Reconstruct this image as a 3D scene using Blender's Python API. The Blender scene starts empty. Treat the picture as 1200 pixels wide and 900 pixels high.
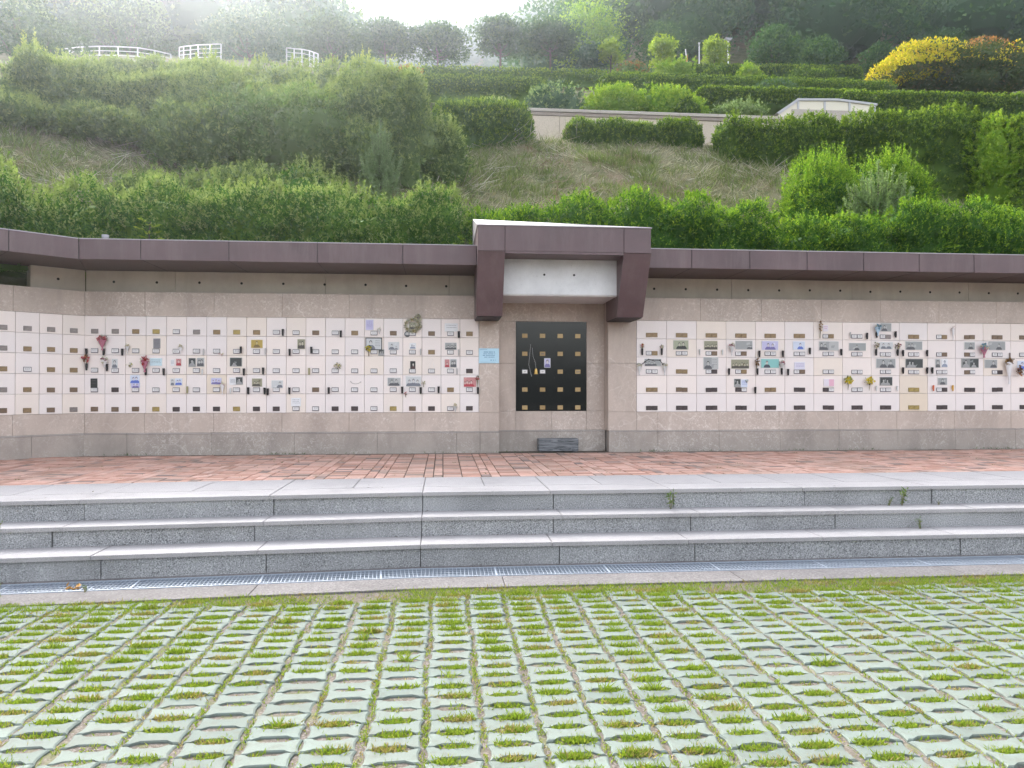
import bpy, math, random
import numpy as np

S = bpy.context.scene
COL = S.collection
RNG = np.random.default_rng(7)
random.seed(7)
R = math.radians

# ------------------------------------------------------------------ camera
F_PX, HORIZON, YAW = 880.0, 456.0, 5.25       # pixels on the 1200 wide photograph
cam_d = bpy.data.cameras.new('camera')
cam = bpy.data.objects.new('camera', cam_d)
COL.objects.link(cam)
cam.location = (0, 0, 1.6)
cam.rotation_euler = (R(90 + math.degrees(math.atan((HORIZON - 450) / F_PX))), 0, R(-YAW))
cam_d.sensor_width = 36
cam_d.lens = F_PX / 1200 * 36
cam_d.clip_start = 0.05
cam_d.clip_end = 3000
S.camera = cam

# ------------------------------------------------------------------ light
SUN_EL, SUN_AZ = 31.5, -22.8                   # elevation; azimuth from +Y towards +X
W = bpy.data.worlds.new('World')
S.world = W
W.use_nodes = True
nt = W.node_tree
nt.nodes.clear()
sky = nt.nodes.new('ShaderNodeTexSky')
sky.sky_type = 'NISHITA'
sky.sun_disc = False
sky.sun_elevation = R(SUN_EL)
sky.sun_rotation = R(SUN_AZ)
sky.air_density = 1.0
sky.dust_density = 6.0
sky.ozone_density = 1.0
hs = nt.nodes.new('ShaderNodeHueSaturation')
hs.inputs['Saturation'].default_value = 0.30
bg = nt.nodes.new('ShaderNodeBackground')
bg.inputs['Strength'].default_value = 0.15
wo = nt.nodes.new('ShaderNodeOutputWorld')
nt.links.new(sky.outputs[0], hs.inputs['Color'])
nt.links.new(hs.outputs[0], bg.inputs['Color'])
nt.links.new(bg.outputs[0], wo.inputs['Surface'])

sun_d = bpy.data.lights.new('sun', 'SUN')
sun_d.energy = 1.5
sun_d.angle = R(14)
sun_d.color = (1.0, 0.93, 0.80)
sun = bpy.data.objects.new('sun', sun_d)
COL.objects.link(sun)
sun.location = (-20, 40, 40)
sun.rotation_euler = (R(90 - SUN_EL), 0, R(180 - SUN_AZ))

S.view_settings.view_transform = 'Standard'
S.view_settings.look = 'None'
S.view_settings.gamma = 1
S.view_settings.use_curve_mapping = False
S.view_settings.exposure = 2.58
S.render.engine = 'CYCLES'
cy = S.cycles
cy.max_bounces = 6
cy.diffuse_bounces = 3
cy.glossy_bounces = 2
cy.transmission_bounces = 3
cy.transparent_max_bounces = 4
cy.volume_bounces = 0
cy.use_denoising = True
cy.caustics_reflective = False
cy.caustics_refractive = False
cy.sample_clamp_indirect = 4

# ------------------------------------------------------------------ helpers
SY, CY_ = math.sin(R(YAW)), math.cos(R(YAW))

def at(x, y, Y):
    """world X, Z of what the photograph shows at pixel (x, y) on the upright plane at distance Y"""
    u, v = (x - 600) / F_PX, (HORIZON - y) / F_PX
    d = Y / (CY_ - u * SY)
    return d * (SY + u * CY_), 1.6 + d * v

def setp(o, label=None, cat=None, group=None, kind=None):
    if label: o['label'] = label
    if cat: o['category'] = cat
    if group: o['group'] = group
    if kind: o['kind'] = kind
    return o

def empty(name, loc=(0, 0, 0), rz=0, **k):
    o = bpy.data.objects.new(name, None)
    o.empty_display_size = 0.1
    o.location = loc
    o.rotation_euler = (0, 0, rz)
    COL.objects.link(o)
    return setp(o, **k)

class MB:
    """collects polygons; build() links them as one mesh object"""
    def __init__(s):
        s.v, s.f, s.m = [], [], []
    def add(s, vs, fs, mi=0):
        b = len(s.v)
        s.v += [tuple(map(float, p)) for p in vs]
        s.f += [tuple(b + i for i in f) for f in fs]
        s.m += [mi] * len(fs)
        return b
    def box(s, x0, x1, y0, y1, z0, z1, mi=0, bv=0.0):
        if bv <= 0:
            vs = [(x0, y0, z0), (x1, y0, z0), (x1, y1, z0), (x0, y1, z0), (x0, y0, z1), (x1, y0, z1), (x1, y1, z1), (x0, y1, z1)]
            fs = [(0, 3, 2, 1), (4, 5, 6, 7), (0, 1, 5, 4), (1, 2, 6, 5), (2, 3, 7, 6), (3, 0, 4, 7)]
            s.add(vs, fs, mi)
            return
        b = bv
        vs, idx = [], {}
        for i, (x, sx) in enumerate(((x0, 1), (x1, -1))):
            for j, (y, sy) in enumerate(((y0, 1), (y1, -1))):
                for k, (z, sz) in enumerate(((z0, 1), (z1, -1))):
                    idx[i, j, k, 'x'] = len(vs); vs.append((x, y + sy * b, z + sz * b))
                    idx[i, j, k, 'y'] = len(vs); vs.append((x + sx * b, y, z + sz * b))
                    idx[i, j, k, 'z'] = len(vs); vs.append((x + sx * b, y + sy * b, z))
        fs = []
        q = [(0, 0), (1, 0), (1, 1), (0, 1)]
        fs.append([idx[0, j, k, 'x'] for j, k in q][::-1]); fs.append([idx[1, j, k, 'x'] for j, k in q])
        fs.append([idx[i, 0, k, 'y'] for i, k in q]); fs.append([idx[i, 1, k, 'y'] for i, k in q][::-1])
        fs.append([idx[i, j, 0, 'z'] for i, j in q][::-1]); fs.append([idx[i, j, 1, 'z'] for i, j in q])
        for a in (0, 1):
            for c in (0, 1):
                f = [idx[a, c, 0, 'x'], idx[a, c, 1, 'x'], idx[a, c, 1, 'y'], idx[a, c, 0, 'y']]
                fs.append(f if a == c else f[::-1])
                f = [idx[a, 0, c, 'x'], idx[a, 1, c, 'x'], idx[a, 1, c, 'z'], idx[a, 0, c, 'z']]
                fs.append(f[::-1] if a == c else f)
                f = [idx[0, a, c, 'y'], idx[1, a, c, 'y'], idx[1, a, c, 'z'], idx[0, a, c, 'z']]
                fs.append(f if a == c else f[::-1])
        for i in (0, 1):
            for j in (0, 1):
                for k in (0, 1):
                    f = [idx[i, j, k, 'x'], idx[i, j, k, 'y'], idx[i, j, k, 'z']]
                    fs.append(f if (i + j + k) % 2 == 0 else f[::-1])
        s.add(vs, fs, mi)
    def prism(s, poly, axis, a, b, mi=0):
        """poly: 2-D outline, extruded from a to b along axis ('x': (y,z) outline, 'y': (x,z), 'z': (x,y))"""
        n = len(poly)
        mk = {'x': lambda p, t: (t, p[0], p[1]), 'y': lambda p, t: (p[0], t, p[1]), 'z': lambda p, t: (p[0], p[1], t)}[axis]
        vs = [mk(p, a) for p in poly] + [mk(p, b) for p in poly]
        fs = [tuple(range(n))[::-1], tuple(range(n, 2 * n))] + [(i, (i + 1) % n, n + (i + 1) % n, n + i) for i in range(n)]
        s.add(vs, fs, mi)
    def tube(s, pts, rads, seg=8, mi=0, cap=True):
        n = len(pts)
        P = [np.array(p, float) for p in pts]
        if not hasattr(rads, '__len__'): rads = [rads] * n
        vs = []
        for i in range(n):
            t = P[min(i + 1, n - 1)] - P[max(i - 1, 0)]
            t = t / (np.linalg.norm(t) + 1e-9)
            a = np.array((0, 0, 1.)) if abs(t[2]) < .9 else np.array((1., 0, 0))
            u = np.cross(t, a); u /= np.linalg.norm(u)
            w = np.cross(t, u)
            for k in range(seg):
                an = 2 * math.pi * k / seg
                vs.append(P[i] + rads[i] * (math.cos(an) * u + math.sin(an) * w))
        fs = []
        for i in range(n - 1):
            for k in range(seg):
                fs.append((i * seg + k, i * seg + (k + 1) % seg, (i + 1) * seg + (k + 1) % seg, (i + 1) * seg + k))
        if cap:
            fs.append(tuple(range(seg))[::-1]); fs.append(tuple(range((n - 1) * seg, n * seg)))
        s.add(vs, fs, mi)
    def disc(s, cx, cz, rx, rz, y, n=12, mi=0, a0=0, a1=2 * math.pi):
        full = abs(a1 - a0) > 6.2
        vs = [(cx + rx * math.cos(a0 + (a1 - a0) * k / (n if full else n - 1)), y, cz + rz * math.sin(a0 + (a1 - a0) * k / (n if full else n - 1))) for k in range(n)]
        s.add(vs, [tuple(range(n))], mi)
    def mesh(s, name, mats, smooth=False):
        me = bpy.data.meshes.new(name)
        me.from_pydata(s.v, [], s.f)
        for m in (mats if isinstance(mats, (list, tuple)) else [mats]):
            me.materials.append(m)
        if any(s.m): me.polygons.foreach_set('material_index', s.m)
        if smooth: me.polygons.foreach_set('use_smooth', [True] * len(s.f))
        me.update()
        return me
    def build(s, name, mats, parent=None, smooth=False, **k):
        return link(name, s.mesh(name, mats, smooth), parent, **k)

def link(name, me, parent=None, loc=None, rz=None, **k):
    o = bpy.data.objects.new(name, me)
    COL.objects.link(o)
    if parent: o.parent = parent
    if loc is not None: o.location = loc
    if rz is not None: o.rotation_euler = (0, 0, rz)
    return setp(o, **k)

def copy_tree(o, parent=None):
    c = o.copy(); COL.objects.link(c)
    c.parent = parent
    for ch in o.children: copy_tree(ch, c)
    return c

def np_mesh(name, V, Q, mats, mi=None):
    """fast mesh from numpy: V (n,3); Q list of (faces array (m,k))"""
    me = bpy.data.meshes.new(name)
    me.vertices.add(len(V)); me.vertices.foreach_set('co', np.asarray(V, np.float32).ravel())
    loops = np.concatenate([q.ravel() for q in Q]).astype(np.int32)
    tot = np.concatenate([np.full(len(q), q.shape[1], np.int32) for q in Q])
    st = np.concatenate([[0], np.cumsum(tot)[:-1]]).astype(np.int32)
    me.loops.add(len(loops)); me.loops.foreach_set('vertex_index', loops)
    me.polygons.add(len(tot)); me.polygons.foreach_set('loop_start', st); me.polygons.foreach_set('loop_total', tot)
    for m in (mats if isinstance(mats, (list, tuple)) else [mats]): me.materials.append(m)
    if mi is not None: me.polygons.foreach_set('material_index', np.asarray(mi, np.int32))
    me.polygons.foreach_set('use_smooth', [False] * len(tot))
    me.update(calc_edges=True); me.validate()
    return me

# ------------------------------------------------------------------ materials
def lin(r, g, b):
    f = lambda c: (c / 255 / 12.92) if c / 255 <= .04045 else ((c / 255 + .055) / 1.055) ** 2.4
    return (f(r), f(g), f(b))

def mat(name, c, rough=0.6, metal=0.0, spec=0.5, bump=None):
    m = bpy.data.materials.new(name); m.use_nodes = True
    p = m.node_tree.nodes['Principled BSDF']
    p.inputs['Base Color'].default_value = (*c, 1)
    p.inputs['Roughness'].default_value = rough
    p.inputs['Metallic'].default_value = metal
    p.inputs['Specular IOR Level'].default_value = spec
    return m

class NT:
    """small node-graph writer for procedural materials"""
    def __init__(s, name, rough=.7, metal=0, spec=.4):
        s.m = bpy.data.materials.new(name); s.m.use_nodes = True
        s.t = s.m.node_tree; s.p = s.t.nodes['Principled BSDF']
        s.p.inputs['Roughness'].default_value = rough
        s.p.inputs['Metallic'].default_value = metal
        s.p.inputs['Specular IOR Level'].default_value = spec
        s.co = s.t.nodes.new('ShaderNodeTexCoord').outputs['Object']
    def n(s, t, **k):
        x = s.t.nodes.new(t)
        for a, b in k.items(): setattr(x, a, b)
        return x
    def L(s, a, b): s.t.links.new(a, b)
    def scale(s, v, co=None):
        x = s.n('ShaderNodeMapping'); x.inputs['Scale'].default_value = v
        s.L(co or s.co, x.inputs['Vector']); return x.outputs[0]
    def noise(s, sc, det=4, ro=.55, dist=0, co=None):
        x = s.n('ShaderNodeTexNoise'); x.inputs['Scale'].default_value = sc; x.inputs['Detail'].default_value = det
        x.inputs['Roughness'].default_value = ro; x.inputs['Distortion'].default_value = dist
        s.L(co or s.co, x.inputs['Vector']); return x.outputs[0]
    def voro(s, sc, feat='F1', out='Distance', co=None):
        x = s.n('ShaderNodeTexVoronoi', feature=feat); x.inputs['Scale'].default_value = sc
        s.L(co or s.co, x.inputs['Vector']); return x.outputs[out]
    def ramp(s, f, stops, interp='LINEAR'):
        x = s.n('ShaderNodeValToRGB'); r = x.color_ramp; r.interpolation = interp
        while len(r.elements) < len(stops): r.elements.new(.5)
        for e, (p, c) in zip(r.elements, stops):
            e.position = p; e.color = (*c, 1) if hasattr(c, '__len__') else (c, c, c, 1)
        s.L(f, x.inputs['Fac']); return x.outputs['Color']
    def mix(s, f, a, b, mode='MIX'):
        x = s.n('ShaderNodeMix', data_type='RGBA', blend_type=mode)
        for i, v in ((0, f), (6, a), (7, b)):
            if hasattr(v, 'is_linked') or hasattr(v, 'links'): s.L(v, x.inputs[i])
            elif hasattr(v, '__len__'): x.inputs[i].default_value = (*v, 1)
            else: x.inputs[i].default_value = v
        return x.outputs[2]
    def island(s): return s.n('ShaderNodeNewGeometry').outputs['Random Per Island']
    def objrand(s): return s.n('ShaderNodeObjectInfo').outputs['Random']
    def color(s, c): s.L(c, s.p.inputs['Base Color']); return s
    def rough(s, f, a, b): s.L(s.ramp(f, [(0, a), (1, b)]), s.p.inputs['Roughness']); return s
    def bump(s, h, st=.3, d=.01):
        x = s.n('ShaderNodeBump'); x.inputs['Strength'].default_value = st; x.inputs['Distance'].default_value = d
        s.L(h, x.inputs['Height']); s.L(x.outputs[0], s.p.inputs['Normal']); return s

def granite(name, base, dark, light, stain=.25, sc=130, rough=.6):
    n = NT(name, rough, spec=.25)
    a = n.noise(sc, 2, .6)
    c = n.ramp(a, [(.36, dark), (.46, base), (.56, base), (.66, light)])
    big = n.noise(1.3, 5, .6)
    isl = n.island()
    c = n.mix(n.ramp(isl, [(0, .0), (1, .35)]), c, tuple(x * .8 for x in base))
    st = n.noise(2.2, 6, .65, .6, n.scale((1, 1, .45)))
    c = n.mix(n.ramp(st, [(.5, 0), (.72, stain)]), c, tuple(x * .45 for x in base))
    c = n.mix(n.ramp(big, [(.4, 0), (.7, .25)]), c, light)
    n.color(c).bump(a, .12, .003)
    return n.m

def marble(name, base, vein, dark, spots=.5):
    """taupe limestone marble: cloudy ground, a net of hair-thin pale veins, patches of pale flecks"""
    n = NT(name, .38, spec=.45)
    isl = n.island()
    sh = n.n('ShaderNodeVectorMath', operation='ADD')
    wv = n.n('ShaderNodeTexNoise'); wv.inputs['Scale'].default_value = 2.4; wv.inputs['Detail'].default_value = 6; n.L(n.co, wv.inputs['Vector'])
    sc = n.n('ShaderNodeVectorMath', operation='SCALE'); n.L(wv.outputs['Color'], sc.inputs[0]); sc.inputs['Scale'].default_value = .55
    n.L(n.co, sh.inputs[0]); n.L(sc.outputs[0], sh.inputs[1])
    co = sh.outputs[0]
    c = n.ramp(n.noise(2.2, 7, .62), [(.3, dark), (.66, base)])
    c = n.mix(n.ramp(isl, [(0, 0), (1, .45)]), c, tuple(x * .80 for x in base))
    e1 = n.ramp(n.voro(1.5, 'DISTANCE_TO_EDGE', co=n.scale((1, 1, .7), co)), [(0, .6), (.006, .4), (.016, 0)])
    e2 = n.ramp(n.voro(4.2, 'DISTANCE_TO_EDGE', co=n.scale((1.3, 1, .6), co)), [(0, .7), (.008, .4), (.02, 0)])
    m1 = n.ramp(n.noise(1.3, 4, .6, co=n.scale((1, 1, 1), co)), [(.45, 0), (.6, 1)]); m2 = n.ramp(n.noise(.9, 4, .6), [(.48, 0), (.62, 1)])
    c = n.mix(n.mix(1, e1, m1, 'MULTIPLY'), c, vein)
    c = n.mix(n.mix(1, e2, m2, 'MULTIPLY'), c, vein)
    fl = n.ramp(n.noise(24, 6, .75, 1.2), [(.52, 0), (.60, .95)])
    c = n.mix(n.mix(1, fl, n.ramp(n.noise(.8, 4, .6, 1.), [(.40, .15), (.58, .9)]), 'MULTIPLY'), c, vein)
    st = n.ramp(n.noise(1.4, 7, .7, .5, n.scale((1, 1, .35))), [(.46, 0), (.7, .5)])
    c = n.mix(st, c, tuple(x * .62 for x in dark))
    n.color(c)
    return n.m

def foliage(name, c1, c2, tip=None, trans=.38, var=.5, nsc=.9, rough=.7):
    """leaf material: each leaf its own tone; leaves let light through"""
    n = NT(name, rough, spec=.12)
    isl = n.island()
    c = n.ramp(isl, [(0, c1), (.75, c2), (1, tip or c2)])
    pos = n.n('ShaderNodeNewGeometry').outputs['Position']
    no = n.noise(nsc, 3, .6, co=pos)
    c = n.mix(n.ramp(no, [(.35, 0), (.7, var)]), c, tuple(min(1, a * 1.1 + b * .25) for a, b in zip(c1, c2)))
    n.color(c)
    tr = n.n('ShaderNodeBsdfTranslucent')
    tc = n.mix(1.0, c, (1.0, 1.0, .55), 'MULTIPLY')
    n.L(tc, tr.inputs['Color'])
    mx = n.n('ShaderNodeMixShader'); mx.inputs[0].default_value = trans
    n.L(n.p.outputs[0], mx.inputs[1]); n.L(tr.outputs[0], mx.inputs[2])
    n.L(mx.outputs[0], n.t.nodes['Material Output'].inputs['Surface'])
    return n.m

M = {}
M['fascia'] = NT('copper brown coated panel', .42, spec=.5)
_n = M['fascia']; _c = _n.ramp(_n.noise(1.5, 5, .6), [(.3, (.078, .046, .050)), (.7, (.120, .074, .079))])
_n.color(_n.mix(_n.ramp(_n.noise(5, 6, .7, co=_n.scale((1, 1, .15))), [(.48, 0), (.75, .55)]), _c, (.17, .125, .125))); _n.rough(_n.noise(3, 4), .34, .55); M['fascia'] = _n.m
M['soffit'] = mat('brown soffit sheet', (.075, .045, .042), .55)
M['seam'] = mat('dark panel seam', (.025, .018, .02), .7)
_n = NT('grey board concrete', .8); _c = _n.ramp(_n.noise(2.2, 7, .65), [(.3, (.48, .425, .365)), (.7, (.62, .56, .48))])
_n.color(_n.mix(_n.ramp(_n.noise(1.2, 5, .7, co=_n.scale((3, 1, .3))), [(.5, 0), (.75, .5)]), _c, (.42, .37, .31))).bump(_n.noise(30, 5), .15, .004); M['concrete'] = _n.m
_n = NT('pale smooth concrete', .75); _c = _n.ramp(_n.noise(3, 7, .65), [(.3, (.56, .56, .57)), (.7, (.70, .70, .71))])
_n.color(_n.mix(_n.ramp(_n.noise(60, 3, .6), [(.64, 0), (.7, .5)]), _c, (.25, .25, .25))).bump(_n.noise(40, 5), .1, .003); M['pale_concrete'] = _n.m
M['hole'] = mat('dark tie hole', (.02, .018, .016), .9)
M['marble'] = marble('taupe marble', (.53, .435, .375), (.70, .63, .58), (.44, .355, .305))
M['marble_dark'] = marble('taupe marble plinth', (.40, .345, .305), (.54, .49, .45), (.29, .25, .22), .4)
for k, c in (('white', (.82, .725, .68)), ('grey', (.79, .715, .69)), ('cream', (.79, .69, .61)), ('beige', (.72, .60, .46))):
    n = NT('niche door stone ' + k, .32, spec=.5)
    a = n.ramp(n.noise(3.5, 5, .6), [(.3, tuple(x * .93 for x in c)), (.7, c)])
    a = n.mix(n.ramp(n.objrand(), [(0, 0), (1, .3)]), a, (.70, .65, .66))
    M['door_' + k] = n.color(a).m
for k, c in (('bronze', (.235, .165, .095)), ('brown', (.17, .12, .085)), ('gold', (.33, .25, .095)), ('dark', (.075, .06, .06)), ('grey', (.22, .19, .18))):
    n = NT('name plate ' + k, .42, metal=.55)
    M['plate_' + k] = n.color(n.ramp(n.noise(30, 4, .6), [(.3, tuple(x * .8 for x in c)), (.7, tuple(x * 1.15 for x in c))])).m
M['plate_frame'] = mat('dull steel plate frame', (.20, .19, .20), .4, .6)
M['plate_white'] = mat('engraved white plate', (.72, .70, .70), .4)
M['ink'] = mat('engraved lettering', (.10, .09, .10), .6)
M['black_granite'] = NT('black polished granite', .10, spec=.5)
_n = M['black_granite']; _n.color(_n.mix(_n.ramp(_n.noise(55, 3, .6), [(.72, 0), (.78, .7)]), (.010, .012, .012), (.35, .36, .34))); M['black_granite'] = _n.m
M['bright_gold'] = NT('brass name plate', .35, metal=.35); _n = M['bright_gold']; _n.color(_n.ramp(_n.objrand(), [(0, (.30, .20, .09)), (1, (.42, .30, .15))])); M['bright_gold'] = _n.m
M['riser'] = granite('grey granite riser', (.26, .262, .268), (.06, .06, .065), (.50, .50, .505), .45, 95)
M['tread'] = granite('pale flamed granite', (.33, .315, .318), (.20, .19, .193), (.42, .40, .405), .35, 150, .8)
M['gutter'] = granite('worn concrete kerb', (.165, .152, .15), (.09, .085, .085), (.25, .235, .23), .5, 60, .9)
M['steel'] = mat('galvanised steel', (.30, .34, .40), .55, .35)
M['dark_void'] = mat('dark drain channel', (.03, .035, .045), .8)
# ================================================================== the setting
def bend(X): return -.073 * max(0.0, -.2 - X)          # the steps turn a few degrees here

XW, YW = -5.558, 12.25                                   # wall corner; wall face
ZP = .579                                                # plaza level
# ---- ground: one sheet to the horizon
_n = NT('soil and gravel', .95, spec=.1)
_c = _n.ramp(_n.noise(3, 8, .7), [(.35, (.085, .072, .06)), (.65, (.15, .13, .11))])
_c = _n.mix(_n.ramp(_n.noise(70, 4, .7), [(.5, 0), (.62, .6)]), _c, (.27, .24, .225))
_c = _n.mix(_n.ramp(_n.noise(6, 5, .7), [(.52, 0), (.62, .6)]), _c, (.10, .12, .035))
_n.color(_c).bump(_n.noise(80, 4, .7), .6, .01)
M['soil'] = _n.m
mb = MB(); mb.add([(-262, -22, -.010), (272, -22, -.010), (272, 282, -.010), (-262, 282, -.010)], [(0, 1, 2, 3)])
mb.build('ground', M['soil'], kind='structure')

# ---- grass pavers: concrete blocks with scalloped edges, one paving
PX, PY = .272, .1372
def paver_rows():
    tx, ty = .253, .1325
    a, b = tx / 2, ty / 2
    out = [(-a, -b), (-.098, -b), (-.062, -b + .025), (.062, -b + .025), (.098, -b), (a, -b), (a - .010, -b * .35), (a - .010, b * .35),
           (a, b), (.098, b), (.062, b - .025), (-.062, b - .025), (-.098, b), (-a, b), (-a + .010, b * .35), (-a + .010, -b * .35)]
    return np.array(out)
outl = paver_rows(); K = len(outl)
inner = outl * np.array([(1 - .010 / .126), (1 - .007 / .066)])
xs = np.arange(-9.2, 10.2, PX); ys = np.arange(.3, 5.93, PY)
V, F4, FN, holes = [], [], [], []
for iy, y in enumerate(ys):
    for ix, x in enumerate(xs):
        cx, cy_ = x + RNG.normal(0, .005) + .006 * math.sin(y * 5 + ix), y + RNG.normal(0, .003)
        if y > 5.80 + .055 * math.sin(x * 1.7): continue
        an = RNG.normal(0, .016); z = RNG.normal(0, .003); tl = RNG.normal(0, .006, 2)
        ca, sa = math.cos(an), math.sin(an)
        rot = np.array([[ca, sa], [-sa, ca]])
        o, i_ = outl @ rot, inner @ rot
        jit = RNG.normal(0, .0013, (K, 2))
        o = o + jit; i_ = i_ + jit
        b0 = len(V) * 3 * K
        zz = lambda q: z + q @ tl
        V.append(np.concatenate([np.c_[i_ + (cx, cy_), zz(i_)], np.c_[o + (cx, cy_), zz(o) - .006], np.c_[o + (cx, cy_), np.full(K, -.05)]]))
        k = np.arange(K); k2 = (k + 1) % K
        FN.append(b0 + k)
        F4.append(np.stack([b0 + K + k, b0 + K + k2, b0 + k2, b0 + k], 1)); F4.append(np.stack([b0 + 2 * K + k, b0 + 2 * K + k2, b0 + K + k2, b0 + K + k], 1))
        holes.append((cx, cy_ + PY / 2))
_n = NT('pale green concrete paver', .85, spec=.2)
_c = _n.ramp(_n.island(), [(0, (.122, .152, .137)), (.5, (.150, .184, .166)), (1, (.170, .205, .184))])
_c = _n.mix(_n.ramp(_n.noise(2.0, 6, .7), [(.38, 0), (.7, .6)]), _c, (.138, .150, .130))
_c = _n.mix(_n.ramp(_n.noise(14, 6, .7), [(.5, 0), (.68, .55)]), _c, (.115, .115, .092))
_c = _n.mix(_n.ramp(_n.noise(220, 2, .6), [(.35, .3), (.6, 0)]), _c, (.11, .125, .115))
_n.color(_c).bump(_n.noise(180, 4, .7), .25, .004)
M['paver'] = _n.m
link('pavement', np_mesh('pavement', np.concatenate(V), [np.array(FN), np.concatenate(F4)], M['paver']), kind='structure')

# ---- leaf scatter used for grass and all foliage
def unit(a): return a / (np.linalg.norm(a, axis=1, keepdims=True) + 1e-9)
def leaf_arrays(P, D, Ln, Wd, fold=.18, rng=RNG, up=None):
    """one folded kite per row: base P, direction D, length Ln, width Wd"""
    n = len(P)
    D = unit(D)
    rv = rng.normal(size=(n, 3)) if up is None else np.broadcast_to(np.asarray(up, float), (n, 3)) + rng.normal(0, .45, (n, 3))
    Sd = unit(np.cross(D, rv)); Nn = np.cross(Sd, D)
    Ln = np.broadcast_to(Ln, n)[:, None]; Wd = np.broadcast_to(Wd, n)[:, None]
    mid = P + D * Ln * .45 + Nn * Wd * fold
    V = np.empty((n * 4, 3))
    V[0::4] = P; V[1::4] = mid + Sd * Wd * .5; V[2::4] = P + D * Ln - Nn * Wd * fold * .5; V[3::4] = mid - Sd * Wd * .5
    Q = np.arange(n * 4).reshape(n, 4)
    return V, Q

M['grass'] = foliage('short grass', (.125, .20, .022), (.235, .315, .04), (.36, .37, .09), .4, .5, 2.5)
M['dry_blade'] = foliage('dry yellowed grass', (.20, .17, .06), (.34, .29, .11), (.42, .33, .19), .35, .3, 3)
def grass_patch():
    Ps, Ls = [], []
    for (x, y) in holes:
        if y < 1.6 or x < -7 or x > 8: continue
        g = .5 + .5 * math.sin(x * 1.3 + 2 * math.sin(y * .9)) * math.cos(y * 1.7 + x * .6)
        g = .45 * g + .55 * RNG.random() ** 1.3
        dens = (3 if g < .18 else 26 if g < .3 else 90 + 230 * g)
        dens += 110 * max(0, min(1, (y - 4.2) / 1.2))
        c0 = RNG.uniform(-.04, .04)
        sp = .025 if g < .3 else .046
        n = int(dens)
        if n:
            px = np.clip(RNG.normal(c0, sp, n), -.085, .085); Ps.append(np.c_[x + px, y + RNG.normal(0, .019, n), np.full(n, -.012)])
            Ls.append(RNG.uniform(.016, .040, n) * (.8 + .5 * g))
        # joints between the columns
        m = RNG.poisson(48 * RNG.random() ** 1.2)
        if m:
            Ps.append(np.c_[x - PX / 2 + RNG.normal(0, .009, m), y + RNG.uniform(-PY / 2, PY / 2, m), np.full(m, -.012)]); Ls.append(RNG.uniform(.015, .033, m))
    # the unmown strip along the gutter
    n = 34000
    x = RNG.uniform(-8, 8.5, n); y = RNG.normal(5.90, .15, n) + np.array([bend(a) for a in x]) * .6
    keep = (np.sin(x * 1.9) + np.sin(x * 4.3 + 1) + RNG.normal(0, .9, n) + x * .22 > -1.0) & (y < 6.08 + np.array([bend(a) for a in x]))
    Ps.append(np.c_[x, y, np.full(n, -.012)][keep]); Ls.append(RNG.uniform(.02, .055, n)[keep])
    # taller tufts here and there
    for _ in range(60):
        x, y = RNG.uniform(-4.5, 5.5), RNG.uniform(2.9, 5.9)
        h = min(holes, key=lambda q: (q[0] - x) ** 2 + (q[1] - y) ** 2)
        n = 24
        Ps.append(np.c_[h[0] + RNG.normal(0, .018, n), h[1] + RNG.normal(0, .012, n), np.full(n, -.012)]); Ls.append(RNG.uniform(.05, .095, n))
    P = np.concatenate(Ps); L_ = np.concatenate(Ls)
    D = np.c_[RNG.normal(0, .9, len(P)), RNG.normal(0, .9, len(P)), np.ones(len(P))]
    V, Q = leaf_arrays(P, D, L_, RNG.uniform(.004, .008, len(P)))
    dry = np.sin(P[:, 0] * 9.1 + 2 * np.sin(P[:, 1] * 7)) + np.sin(P[:, 1] * 23 + P[:, 0] * 3) + RNG.normal(0, .7, len(P)) > 1.25
    return link('grass', np_mesh('grass', V, [Q], [M['grass'], M['dry_blade']], dry.astype(int)), kind='stuff', label='short yellow green grass in the paver cells and joints', cat='grass')
grass_patch()

# ---- concrete kerb strip and steps
def strip_poly(y0, y1, xa=-9.5, xb=13.3):
    xs_ = [xa, -.2, xb]
    return [(x, y0 + bend(x)) for x in xs_] + [(x, y1 + bend(x)) for x in xs_[::-1]]
mb = MB()
x = -9.5
while x < 13.2:                                           # kerb cast in two-metre lengths
    x2 = x + 2.0
    xs_ = [x + .004] + ([-.2] if x < -.2 < x2 else []) + [x2 - .004]
    mb.prism([(a, 6.06 + bend(a)) for a in xs_] + [(a, 6.40 + bend(a)) for a in xs_[::-1]], 'z', -.22, .006)
    mb.prism([(a, 6.72 + bend(a)) for a in xs_] + [(a, 6.80 + bend(a)) for a in xs_[::-1]], 'z', -.22, .006)
    x = x2
mb.prism(strip_poly(6.40, 6.72), 'z', -.24, -.20, 1)
mb.build('gutter', [M['gutter'], M['dark_void']], kind='structure')
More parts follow.
